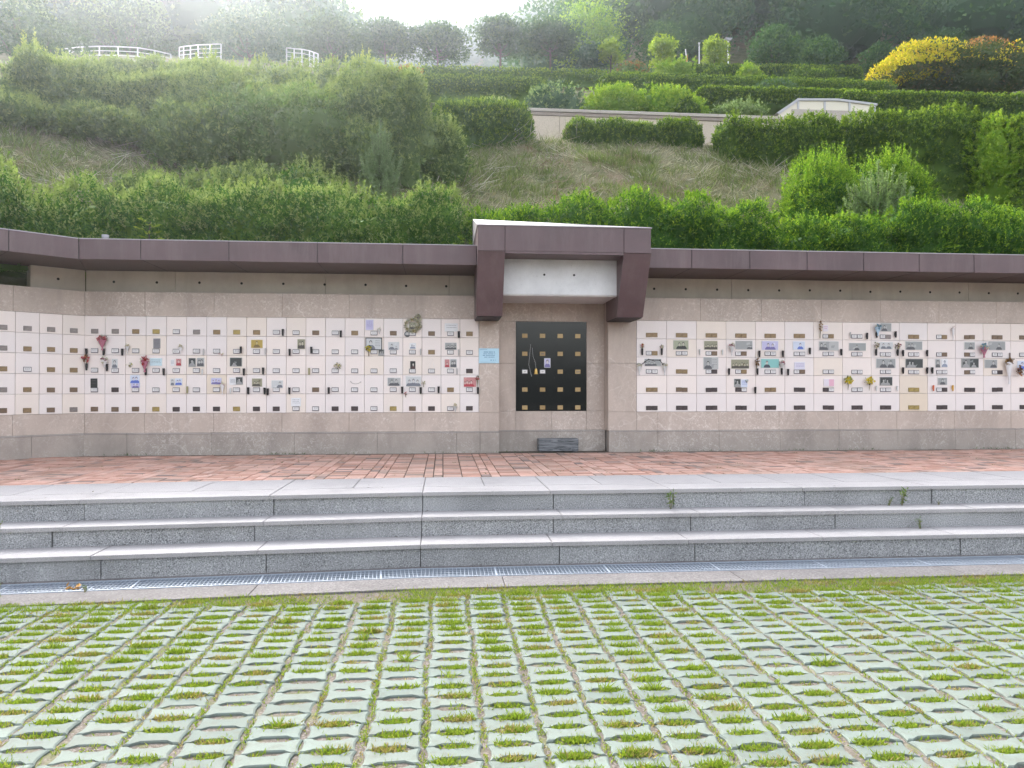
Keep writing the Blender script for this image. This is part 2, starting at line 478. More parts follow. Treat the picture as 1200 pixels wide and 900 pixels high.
# grating
mb = MB()
for y in (6.415, 6.705):
    for xa, xb in ((-9.4, -.2), (-.2, 13.2)):
        mb.prism([(xa, y - .008 + bend(xa)), (xb, y - .008 + bend(xb)), (xb, y + .008 + bend(xb)), (xa, y + .008 + bend(xa))], 'z', -.03, .012)
for y in (6.49, 6.56, 6.63):
    for xa, xb in ((-9.4, -.2), (-.2, 13.2)):
        mb.prism([(xa, y - .004 + bend(xa)), (xb, y - .004 + bend(xb)), (xb, y + .004 + bend(xb)), (xa, y + .004 + bend(xa))], 'z', -.02, .006)
x = -9.4
i = 0
while x < 13.2:
    w = .008 if i % 29 == 0 else .0019
    b = bend(x); s = .30 * .073 if x < -.2 else 0
    mb.add([(x - w + s * .3, 6.424 + b, .009), (x + w + s * .3, 6.424 + b, .009), (x + w - s * .7, 6.697 + b, .009), (x - w - s * .7, 6.697 + b, .009),
            (x - w + s * .3, 6.424 + b, -.004), (x + w + s * .3, 6.424 + b, -.004), (x + w - s * .7, 6.697 + b, -.004), (x - w - s * .7, 6.697 + b, -.004)],
           [(0, 1, 2, 3), (4, 5, 1, 0), (6, 7, 3, 2), (5, 6, 2, 1), (7, 4, 0, 3)])
    x += .034; i += 1
mb.build('drain_grate', M['steel'], label='long galvanised steel drain grate along the foot of the granite steps', cat='drain grate')

# steps: granite risers under lighter treads, all in separate blocks
mb = MB()
levels = [(6.80, 0.0, .208), (7.185, .208, .388), (7.515, .388, .579)]
joints = [[-9.5, -7.9, -6.3, -4.62, -2.86, -1.53, -.2, 1.06, 2.33, 3.63, 4.95, 6.3, 7.7, 9.2, 11, 13.3],
          [-9.5, -8.2, -6.6, -5.0, -3.42, -1.72, -.2, 1.06, 2.42, 3.9, 5.3, 6.8, 8.2, 9.6, 11, 13.3],
          [-9.5, -8.0, -6.4, -4.9, -3.30, -1.62, -.2, 1.11, 2.35, 3.75, 5.15, 6.55, 8.0, 9.5, 11, 13.3]]
for (y, z0, z1), js in zip(levels, joints):
    for a, b in zip(js[:-1], js[1:]):
        dy = RNG.normal(0, .004)
        g = .004
        mb.prism([(a + g, y + dy + bend(a)), (b - g, y + dy + bend(b)), (b - g, y + .2 + bend(b)), (a + g, y + .2 + bend(a))], 'z', z0 - (.1 if z0 == 0 else .02), z1 - .036, 0)
    deep = (.42, .40, 1.26)[levels.index((y, z0, z1))]
    off = RNG.uniform(-.1, .1)
    for a, b in zip(js[:-1], js[1:]):
        a2, b2 = (a if abs(a + .2) < .01 else a + off), (b if abs(b + .2) < .01 else b + off)
        g = .0025; z = RNG.normal(0, .0012)
        yy = y - .028
        parts = [(yy, yy + deep)] if deep < 1 else [(yy, yy + .44), (yy + .445, yy + deep)]
        for k, (p, q) in enumerate(parts):
            cuts = [a2, b2] if k == 0 else [a2, (a2 + b2) / 2, b2]
            for c, d in zip(cuts[:-1], cuts[1:]):
                poly = [(c + g, p + bend(c)), (d - g, p + bend(d)), (d - g, q + bend(d)), (c + g, q + bend(c))]
                mb.prism(poly, 'z', z1 - .036 + .0008, z1 - .004 + z, 1)
                e = .004                                         # eased top edge
                mb.prism([(c + g + e, p + e + bend(c)), (d - g - e, p + e + bend(d)), (d - g - e, q - e + bend(d)), (c + g + e, q - e + bend(c))], 'z', z1 - .006 + z, z1 + z, 1)
    # mortar bed behind
mb.prism(strip_poly(6.83, 8.7), 'z', -.1, .17, 2)
mb.prism(strip_poly(7.21, 8.7), 'z', .17, .35, 2)
mb.prism(strip_poly(7.54, 8.7), 'z', .35, .535, 2)
M['mortar'] = mat('dark joint mortar', (.07, .065, .06), .95)
mb.build('steps', [M['riser'], M['tread'], M['mortar']], kind='structure')

# ---- brick plaza
_n = NT('clay paving brick', .85, spec=.2)
_c = _n.ramp(_n.island(), [(0, (.36, .20, .155)), (.35, (.50, .295, .235)), (.7, (.58, .37, .31)), (.86, (.48, .32, .27)), (.95, (.26, .19, .17)), (1, (.22, .17, .155))])
_geo = _n.n('ShaderNodeNewGeometry').outputs['Position']
_c = _n.mix(_n.ramp(_n.noise(1.1, 6, .7), [(.45, 0), (.72, .6)]), _c, (.30, .235, .19))
_c = _n.mix(_n.ramp(_n.noise(9, 5, .7), [(.56, 0), (.7, .55)]), _c, (.17, .145, .09))
_n.color(_c).bump(_n.noise(90, 4, .7), .3, .004)
M['brick'] = _n.m
V, F = [], []
def brick(x0, x1, y0, y1):
    z = ZP - .004 + RNG.normal(0, .0022); e = .003
    b = len(V) * 8
    V.append([(x0, y0, z - .05), (x1, y0, z - .05), (x1, y1, z - .05), (x0, y1, z - .05), (x0 + e, y0 + e, z), (x1 - e, y0 + e, z), (x1 - e, y1 - e, z), (x0 + e, y1 - e, z)])
    F.extend([(b + 4, b + 5, b + 6, b + 7), (b, b + 1, b + 5, b + 4), (b + 1, b + 2, b + 6, b + 5), (b + 2, b + 3, b + 7, b + 6), (b + 3, b, b + 4, b + 7)])
cell = .226
for ix in range(int(-8.6 / cell), int(13.2 / cell)):
    for iy in range(17):
        x0, y0 = ix * cell, 8.10 + iy * cell * 1.0
        yb = 8.747 + bend(x0 + .1)
        if y0 + cell < yb - .02 or y0 > 12.2: continue
        g = .0035
        if (ix + iy * 3) % 3 != 2:
            for k in (0, 1):
                q0, q1 = max(y0 + k * cell / 2, yb), y0 + (k + 1) * cell / 2
                if q1 - q0 > .03: brick(x0 + g, x0 + cell - g, q0 + g, q1 - g)
        else:
            for k in (0, 1):
                q0, q1 = max(y0, yb), y0 + cell
                if q1 - q0 > .03: brick(x0 + k * cell / 2 + g, x0 + (k + 1) * cell / 2 - g, q0 + g, q1 - g)
plaza = link('plaza', np_mesh('plaza', np.array(V).reshape(-1, 3), [np.array(F)], M['brick']), kind='structure')
mb = MB(); mb.prism([(-9.5, 8.70 + bend(-9.5)), (-.2, 8.70), (13.3, 8.70), (13.3, 12.6), (-9.5, 12.6)], 'z', .3, ZP - .018)
_n = NT('sandy joint with moss', .95, spec=.1); _n.color(_n.ramp(_n.noise(5, 6, .7), [(.4, (.10, .085, .07)), (.6, (.16, .14, .12)), (.72, (.07, .09, .03))])); M['joint'] = _n.m
mb.build('plaza_bed', M['joint'], kind='structure')

# ================================================================== the columbarium walls
ROWZ, ROWH = 1.222, .304
WT, SOF, FTOP = 3.125, 3.475, 3.76                        # wall top, soffit, fascia top
def plate_meshes():
    out = {}
    for key, nm in zip('bngdy', ('bronze', 'brown', 'gold', 'dark', 'grey')):
        for w in (.108, .0985):
            mb = MB(); mb.box(-w / 2, w / 2, -.010, 0, -.036, .036, 0, .003)
            for kx in (-1, 1): mb.disc(kx * (w / 2 - .012), 0, .0035, .0035, -.0105, 8, 1)
            out[key, w] = mb.mesh('name_plate', [M['plate_' + nm], M['seam']])
    for w in (.108, .0985):
        for v in range(3):
            mb = MB(); mb.box(-w / 2, w / 2, -.010, 0, -.037, .037, 0, .003)
            zc = .006
            mb.box(-w / 2 + .010, w / 2 - .010, -.013, -.009, -.022, .026, 1)
            r = random.Random(v)
            for k, zz in enumerate((.014, -.004)):
                xx = -w / 2 + .02 + r.random() * .01
                while xx < w / 2 - .028:
                    l = r.uniform(.006, .016); mb.box(xx, xx + l, -.0136, -.0131, zz - .003, zz + .004, 2); xx += l + .006
            out['w', w, v] = mb.mesh('name_plate', [M['plate_frame'], M['plate_white'], M['ink']])
    return out
PLATES = plate_meshes()
DOORS = {}
def door_mesh(w, k):
    if (w, k) not in DOORS:
        mb = MB(); mb.box(-w / 2 + .0022, w / 2 - .0022, -.006, .03, .0022, ROWH - .0022, 0, .0025)
        DOORS[w, k] = mb.mesh('niche_door', M['door_' + k])
    return DOORS[w, k]
def doors(root, x0, w, rows, beige, wide=False):
    for r, row in enumerate(rows):
        for c, key in enumerate(row):
            k = beige.get((r, c)) or ('white', 'grey', 'white', 'grey', 'cream')[int(RNG.integers(0, 5 if r < 3 else 4))]
            d = link('niche_door', door_mesh(w, k), root, (x0 + (c + .5) * w, 0, ROWZ + ROWH * (4 - r)))
            for i, ch in enumerate(key):
                pw = .0985 if wide else .108
                me = PLATES['w', pw, int(RNG.integers(0, 3))] if ch == 'w' else PLATES[ch, pw]
                link('name_plate', me, d, ((i - .5) * .1 if wide else 0, -.006, .064 + RNG.normal(0, .0012)))

def slabs(mb, x0, x1, z0, z1, seams, y0=0.0, y1=.03, mi=0):
    e = [x0] + [s for s in seams if x0 + .03 < s < x1 - .03] + [x1]
    for a, b in zip(e[:-1], e[1:]): mb.box(a + .0015, b - .0015, y0, y1, z0 + .0015, z1 - .0015, mi, .0015)

def fascia(root, poly_front, seam_w, back, ends, trap):
    """coated metal canopy: front panels, soffit sheet, sloping top.  trap: (front x0, x1, back x0, x1)"""
    fx0, fx1, bx0, bx1 = trap
    f = MB()
    x = fx0; k = 0
    cuts = [fx0] + [s for s in ends if fx0 + .05 < s < fx1 - .05] + [fx1]
    for a, b in zip(cuts[:-1], cuts[1:]):
        f.box(a + .005, b - .005, -.95, -.93, SOF - .006, FTOP, 0, .003)
        f.box(a + .005, b - .005, -.953, -.90, FTOP + .001, FTOP + .012, 2)
        f.box(b - .005, b + .005, -.943, -.932, SOF, FTOP - .002, 1)
    f.prism([(fx0, -.93), (fx1, -.93), (bx1, .36), (bx0, .36)], 'z', SOF + .001, SOF + .03, 3)
    for s in cuts[1:-1]:
        f.box(s - .004, s + .004, -.925, .13, SOF - .002, SOF + .0005, 1)
    n = len(f.v)
    f.add([(fx0, -.93, FTOP - .01), (fx1, -.93, FTOP - .01), (bx1, .45, FTOP - .05), (bx0, .45, FTOP - .05),
           (fx0, -.93, SOF + .03), (fx1, -.93, SOF + .03), (bx1, .45, SOF + .03), (bx0, .45, SOF + .03)],
          [(0, 1, 2, 3), (5, 4, 7, 6), (1, 0, 4, 5), (3, 2, 6, 7), (0, 3, 7, 4), (2, 1, 5, 6)], 0)
    f.build('canopy', [M['fascia'], M['seam'], M['edge_metal'], M['soffit']], root)
M['edge_metal'] = mat('pale flashing edge', (.38, .35, .36), .45, .3)

def concrete_band(root, x0, x1, seams, hole0, holestep):
    b = MB()
    e = [x0] + [s for s in seams if x0 < s < x1] + [x1]
    for a, c in zip(e[:-1], e[1:]): b.box(a + .002, c - .002, .15, .36, WT - .01, SOF - .002, 0, .004)
    x = hole0
    while x < x1 - .05:
        b.disc(x, 3.295 + RNG.normal(0, .004), .021, .021, .1485, 12, 1)
        x += holestep
    b.build('concrete_band', [M['concrete'], M['hole']], root)

def plinth(root, x0, x1, seams):
    p = MB()
    slabs(p, x0, x1, ZP - .02, .893, seams, -.055, .03)
    e = [x0] + [s for s in seams if x0 < s < x1] + [x1]
    for a, b in zip(e[:-1], e[1:]): p.box(a + .001, b - .001, -.060, .03, .894, .912, 1, .003)
    p.build('plinth', [M['marble_dark'], M['ledge']], root)
M['ledge'] = marble('honed marble ledge', (.42, .375, .35), (.52, .48, .46), (.36, .32, .30), .3)

# ---- wall with single plates (its corner to the doorway)
P0 = .913
wl = empty('columbarium_wall', (0, YW, 0), label='long cream niche wall with small square doors beside the doorway', cat='columbarium wall', kind='thing', group='columbarium walls')
c = MB()
c.box(XW - .02, P0 - .02, .034, .35, ZP - .02, WT - .004, 1)
sl = [XW + .9 + 1.052 * k for k in range(8)]
slabs(c, XW, .60, .912, ROWZ, sl); slabs(c, XW, P0, ROWZ + 5 * ROWH, WT, sl)
slabs(c, .60, P0, .912, ROWZ, []); slabs(c, .585, P0, ROWZ, 2.03, []); slabs(c, .585, P0, 2.03, ROWZ + 5 * ROWH, [])
c.box(P0 - .02, P0, .0315, .28, .912, WT, 0, .001)
c.build('cladding', [M['marble'], M['marble_dark']], wl)
plinth(wl, XW, P0, [-4.9, -3.62, -2.35, -1.05, .22, .6])
concrete_band(wl, XW - .052, .95, [-4.25, -1.9, .1], XW + .37, .655)
fascia(wl, None, 1.24, .36, [-4.36, -3.12, -1.85, -.6], (XW + .346, .505, XW - .13, .505))
rowsL = ['yybgwybgbwwnwbwnwnwb', 'wwwwwwwwwwwwwwwwwbww', 'wwwwwwwwwwwwwwwwwwwd', 'wdwwwwwwwwwnwwwwwwbw', 'nnngdddgddwwddwgndwd']
doors(wl, XW, .307, rowsL, {(3, 6): 'beige', (4, 3): 'cream', (4, 7): 'cream', (4, 10): 'cream', (4, 15): 'cream', (4, 18): 'cream', (1, 2): 'cream', (3, 4): 'cream', (3, 1): 'grey'})

# ---- angled wing towards the steps
wa = empty('columbarium_wall', (XW, YW, 0), R(40), label='short angled niche wall with mostly bare bronze plates at the bend', cat='columbarium wall', kind='thing', group='columbarium walls')
LW = 5.0
c = MB()
c.box(-LW, .01, .034, .35, ZP - .02, WT - .004, 1)
c.box(-LW, .22, .034, .34, ZP - .02, WT - .01, 1)
slabs(c, -LW, -.0, .912, ROWZ, [-3.8, -2.85, -1.9, -.95]); slabs(c, -LW, 0, ROWZ + 5 * ROWH, WT, [-3.8, -2.85, -1.9, -.95])
slabs(c, -LW, -.307 * 6, ROWZ, ROWZ + 5 * ROWH, [-4.0, -2.9])
c.build('cladding', [M['marble'], M['marble_dark']], wa)
plinth(wa, -LW, -.02, [-4.2, -3.2, -2.1, -1.37, -.72])
concrete_band(wa, -.70, .05, [], -.33, .6)
fascia(wa, None, 1, .36, [-4.2, -3.1, -2.0, -1.2], (-LW, -.346, -LW, .13))
rowsA = ['bbyyyy', 'bbybbb', 'nnbwbb', 'nnybnn', 'nnnbny']
doors(wa, -.307 * 6, .307, rowsA, {(4, 3): 'cream', (4, 5): 'cream'})

# ---- wall with double plates beyond the doorway
Q0, QX, QW, QE = 2.727, 3.206, .512, 13.1
wr = empty('columbarium_wall', (0, YW, 0), label='long cream niche wall with wide doors carrying double plates', cat='columbarium wall', kind='thing', group='columbarium walls')
c = MB()
c.box(Q0 + .02, QE, .034, .35, ZP - .02, WT - .004, 1)
sr = [3.24 + 1.06 * k for k in range(11)]
slabs(c, QX, QE, .912, ROWZ, [QX + .36 + 1.05 * k for k in range(10)]); slabs(c, Q0, QE, ROWZ + 5 * ROWH, WT, sr)
slabs(c, Q0, QX, .912, ROWZ, []); slabs(c, Q0, QX, ROWZ, 2.03, []); slabs(c, Q0, QX, 2.03, ROWZ + 5 * ROWH, [])
slabs(c, QX + QW * 18, QE, ROWZ, ROWZ + 5 * ROWH, [])
c.box(Q0, Q0 + .02, .0315, .28, .912, WT, 0, .001)
c.build('cladding', [M['marble'], M['marble_dark']], wr)
plinth(wr, Q0, QE, [3.55, 4.6, 5.66, 6.7, 7.75, 8.8, 9.9, 11, 12])
concrete_band(wr, 2.6, QE, [4.9, 7.05, 9.2, 11.3], 3.55, .548)
fascia(wr, None, .92, .36, [3.83 + .93 * k for k in range(11)], (3.108, QE, 3.108, QE))
D2 = lambda s: s.split()
rowsR = [D2('bb bb bb bb bb bb wb ww wy bb wb nn nn nn bb bb nn bb'), D2('wb ww wn wn ww ww ww ww ww ww wn nw ww ww nn ww bb bb'),
         D2('ww bb wd wb ww wn ww ww ww ww ww nw wd ww ww nn wn nn'), D2('bb nn dd dw bb dd dw ww ww gg wd dd dd dd nn nn dd dd'),
         D2('dd dd dd dd dd dd dd dd dd gg dd dd dd dd dd dd dd dd')]
bg_ = {(3, 9): 'beige', (4, 9): 'beige'}
for cc in range(18): bg_.setdefault((4, cc), 'grey')
doors(wr, QX, QW, rowsR, bg_, True)

# ---- doorway: recess, black panel, frame of brown panels
pw_ = empty('columbarium_portal', (0, YW, 0), label='recessed doorway under a heavy brown frame with black granite panel', cat='portal')
c = MB()
c.box(P0 - .02, Q0 + .02, .314, .6, ZP - .02, WT + .3, 1)
bx0, bx1, bz0, bz1 = 1.216, 2.417, 1.232, 2.735
slabs(c, P0, bx0, .912, bz0, [], .28, .31); slabs(c, bx0, bx1, .912, bz0, [1.82], .28, .31); slabs(c, bx1, Q0, .912, bz0, [], .28, .31)
slabs(c, P0, bx0, bz0, 2.03, [], .28, .31); slabs(c, P0, bx0, 2.03, bz1, [], .28, .31)
slabs(c, bx1, Q0, bz0, 2.03, [], .28, .31); slabs(c, bx1, Q0, 2.03, bz1, [], .28, .31)
slabs(c, P0, Q0, bz1, WT + .3, [1.82], .28, .31)
slabs(c, P0, Q0, ZP - .02, .893, [1.82], .225, .31, 1)
c.box(P0, Q0, .22, .31, .894, .912, 2, .003)
c.build('recess_cladding', [M['marble'], M['marble_dark'], M['ledge']], pw_)
c = MB(); c.box(bx0 + .002, bx1 - .002, .275, .312, bz0 + .002, bz1 - .002, 0, .002)
pan = c.build('black_panel', M['black_granite'], pw_)
for r in range(5):
    for k in range(4):
        m = MB()
        if (r, k) in ((2, 0), (2, 1)):
            m.box(-.049, .049, -.008, 0, -.036, .036, 0, .003); m.box(-.04, .04, -.010, -.007, -.026, .028, 1); m.box(-.02, .02, -.0106, -.0101, -.006, .002, 2)
            mm = [M['plate_frame'], M['plate_white'], M['ink']]
        else:
            m.box(-.046, .046, -.009, 0, -.036, .036, 0, .003)
            if (r, k) in ((1, 1), (2, 3)):
                for q in range(3): m.box(-.026 + .02 * q, -.014 + .02 * q, -.0096, -.0091, -.014, .012, 1)
            else:
                m.box(-.003, .003, -.0096, -.0091, -.004, .004, 1)
            mm = [M['bright_gold'], M['ink']]
        m.build('name_plate', mm, pan).location = (bx0 + .150 + .300 * k, .275, bz1 - .24 - .301 * r)
# concrete lintel
c = MB(); c.prism([(-.77, 3.065), (-.75, 3.04), (-.05, 3.04), (.27, 3.04), (.27, 3.60), (-.77, 3.60)], 'x', .906, 2.70)
for hx in (1.555, 2.02): c.disc(hx, 3.365, .018, .018, -.7715, 12, 1)
c.build('lintel', [M['pale_concrete'], M['hole']], pw_)
# brown frame: beam and two raked legs
FX0, FX1 = .508, 3.105
TOPZ = 4.02
f = MB()
for a, b in ((FX0, .907), (.907, 2.69), (2.69, FX1)):
    f.box(a + .003, b - .003, -1.25, -1.22, 3.635, TOPZ, 0, .003)
f.box(.911, 2.686, -1.25, -1.22, 3.60, 3.632, 0, .002)
f.box(FX0 + .02, FX1 - .02, -1.22, -1.20, 3.60, TOPZ - .01, 1)
f.box(FX0, FX1, -1.2, .3, 3.605, TOPZ - .005, 0)
f.add([(FX0 - .012, -1.262, TOPZ), (FX1 + .012, -1.262, TOPZ), (FX1 + .012, .35, TOPZ + .365), (FX0 - .012, .35, TOPZ + .435),
       (FX0 - .012, -1.262, TOPZ - .012), (FX1 + .012, -1.262, TOPZ - .012), (FX1 + .012, .35, TOPZ - .012), (FX0 - .012, .35, TOPZ - .012)],
      [(0, 1, 2, 3), (5, 4, 7, 6), (1, 0, 4, 5), (3, 2, 6, 7), (0, 3, 7, 4), (2, 1, 5, 6)], 2)
f.build('frame_beam', [M['fascia'], M['seam'], M['edge_metal']], pw_)
for a, b in ((FX0, .907), (2.69, FX1)):
    f = MB()
    f.prism([(-1.25, 3.628), (-.77, 2.72), (-.004, 2.72), (-.004, 3.597), (-1.198, 3.597), (-1.198, 3.628)], 'x', a, b, 0)
    f.box(a + .01, b - .01, -.75, -.02, 2.708, 2.7195, 1)
    f.build('frame_leg', [M['fascia'], M['seam']], pw_)
# ================================================================== hillside
PR = np.array([(12.0, 3.2), (12.9, 3.3), (14.5, 3.6), (22.4, 9.1), (25.9, 9.35), (26.1, 11.25), (30, 12.5), (32, 14), (37, 16.8), (42, 19.2), (50, 22.9), (60, 26.5)])
def sm(a, b, x):
    t = np.clip((x - a) / (b - a), 0, 1); return t * t * (3 - 2 * t)
def yfront(X): return 12.80 - .84 * np.clip(-5.56 - X, 0, 6.0)
def lump(X, Y, s, seed):
    r = np.random.default_rng(seed); z = 0
    for _ in range(7):
        k = r.normal(0, 1 / s, 2); z = z + np.sin(X * k[0] + Y * k[1] + r.uniform(0, 6.3))
    return z / 7
def terrain(X, Y):
    X = np.asarray(X, float); Y = np.asarray(Y, float)
    o = Y - yfront(X); w = np.exp(-np.clip(o, 0, None) / 15)
    ye = (12.80 + o) * w + Y * (1 - w)
    z = np.interp(ye, PR[:, 0], PR[:, 1])
    a = X / np.maximum(Y, 1)
    g = .16 + .46 * sm(.06, .26, -a) * .72 + .62 * sm(.15, .27, a)
    far = np.clip(Y - 60, 0, 80)
    z = z + far * g
    ridge = 26 + (95.5 + 12 * sm(.06, .16, a) + 6 * lump(X, Y, 18, 5) - 26) * sm(130, 205, Y)
    z = np.where(Y > 140, np.maximum(z - (Y - 140) * .05, ridge), z)
    z = z + .10 * lump(X, Y, 1.1, 3) * sm(13.5, 16, Y) * (1 - sm(22, 24, Y)) + 1.6 * lump(X, Y, 9, 4) * sm(62, 80, Y)
    return z
xg = np.concatenate([np.arange(-260, -30, 10), np.arange(-30, -12, 2), np.arange(-12, 16, .4), np.arange(16, 34, 2), np.arange(34, 270, 10)])
og = np.concatenate([[0, .3, .8], np.arange(1.2, 15, .4), [15.2, 15.4], np.arange(16, 50, 1.5), np.arange(50, 130, 5), np.arange(130, 260, 8)])
XX, OO = np.meshgrid(xg, og)
YY = yfront(XX) + OO
ZZ = terrain(XX, YY)
nx, ny = len(xg), len(og)
V = np.stack([XX, YY, ZZ], -1).reshape(-1, 3)
skirt = np.stack([xg, yfront(xg), np.full(nx, -.5)], -1)
V = np.concatenate([V, skirt])
i, j = np.meshgrid(np.arange(nx - 1), np.arange(ny - 1))
q = np.stack([j * nx + i, j * nx + i + 1, (j + 1) * nx + i + 1, (j + 1) * nx + i], -1).reshape(-1, 4)
k = np.arange(nx - 1)
q = np.concatenate([q, np.stack([nx * ny + k, nx * ny + k + 1, k + 1, k], 1)])
_n = NT('hillside soil and dry grass', .95, spec=.1)
_p = _n.n('ShaderNodeNewGeometry').outputs['Position']
_c = _n.ramp(_n.noise(1.6, 7, .7, co=_p), [(.3, (.075, .095, .035)), (.5, (.15, .15, .08)), (.68, (.23, .20, .14))])
_c = _n.mix(_n.ramp(_n.noise(.35, 4, .6, co=_p), [(.55, 0), (.68, .7)]), _c, (.19, .105, .07))
_n.color(_c).bump(_n.noise(14, 6, .7, co=_p), .8, .05)
M['hill'] = _n.m
hill = link('hillside', np_mesh('hillside', V, [q], M['hill']), kind='structure')
hill.data.polygons.foreach_set('use_smooth', [True] * len(hill.data.polygons))

# ------------------------------------------------------------------ foliage builders
FM = {
    'hedge': foliage('clipped hedge leaf', (.042, .092, .020), (.085, .155, .030), (.14, .21, .04), .36, .5, 1.2),
    'young_lit_hedge': foliage('young lit hedge leaf', (.11, .19, .025), (.20, .30, .04), (.30, .38, .06), .45, .4, 1.2),
    'yew': foliage('yew sprig', (.034, .095, .018), (.075, .175, .026), (.15, .26, .035), .36, .5, .9),
    'bright': foliage('young lit bright leaf', (.11, .22, .022), (.21, .35, .035), (.32, .43, .055), .48, .4, 1.1),
    'fresh': foliage('fresh lit shoot leaf', (.17, .28, .03), (.28, .40, .05), (.38, .46, .08), .5, .4, 1.1),
    'greygreen': foliage('grey green leaf', (.080, .135, .042), (.145, .21, .075), (.22, .28, .10), .36, .5, 1.2),  # paled so the bank carries its sunlit veil in the leaf colour
    'young_grey': foliage('young lit grey green leaf', (.18, .25, .08), (.27, .35, .12), (.36, .42, .17), .48, .4, 1.2),
    'spruce': foliage('pale spruce needle', (.15, .23, .11), (.25, .35, .165), (.34, .43, .22), .42, .4, 1.4),
    'juniper': foliage('blue green juniper', (.045, .095, .058), (.085, .15, .085), (.15, .21, .10), .28, .4, 1.0),
    'tree': foliage('tree leaf', (.024, .062, .022), (.05, .105, .03), (.09, .15, .04), .34, .5, .5),
    'lime': foliage('lime tree leaf', (.15, .24, .03), (.27, .37, .045), (.38, .46, .08), .5, .4, .6),
    'forest': foliage('forest leaf', (.024, .075, .030), (.06, .13, .038), (.13, .22, .05), .36, .8, .05),
    'gold': foliage('golden leaf', (.36, .36, .02), (.60, .52, .03), (.68, .44, .06), .42, .4, .8),
    'golddark': foliage('dark leaf of golden shrub', (.045, .075, .025), (.085, .12, .035), (.20, .13, .06), .36, .6, .5),
    'rust': foliage('rusty leaf', (.22, .10, .045), (.34, .17, .06), (.30, .26, .07), .4, .4, .8),
    'vine': foliage('broad pale leaf', (.10, .18, .05), (.16, .25, .08), (.24, .32, .12), .42, .4, .8),
}
BARK = mat('grey brown bark', (.085, .065, .05), .9)

def noise3(P, s, seed):
    r = np.random.default_rng(seed); z = np.zeros(len(P))
    for _ in range(9):
        k = r.normal(0, 1 / s, 3); z += np.sin(P @ k + r.uniform(0, 6.3))
    return z / 4.5

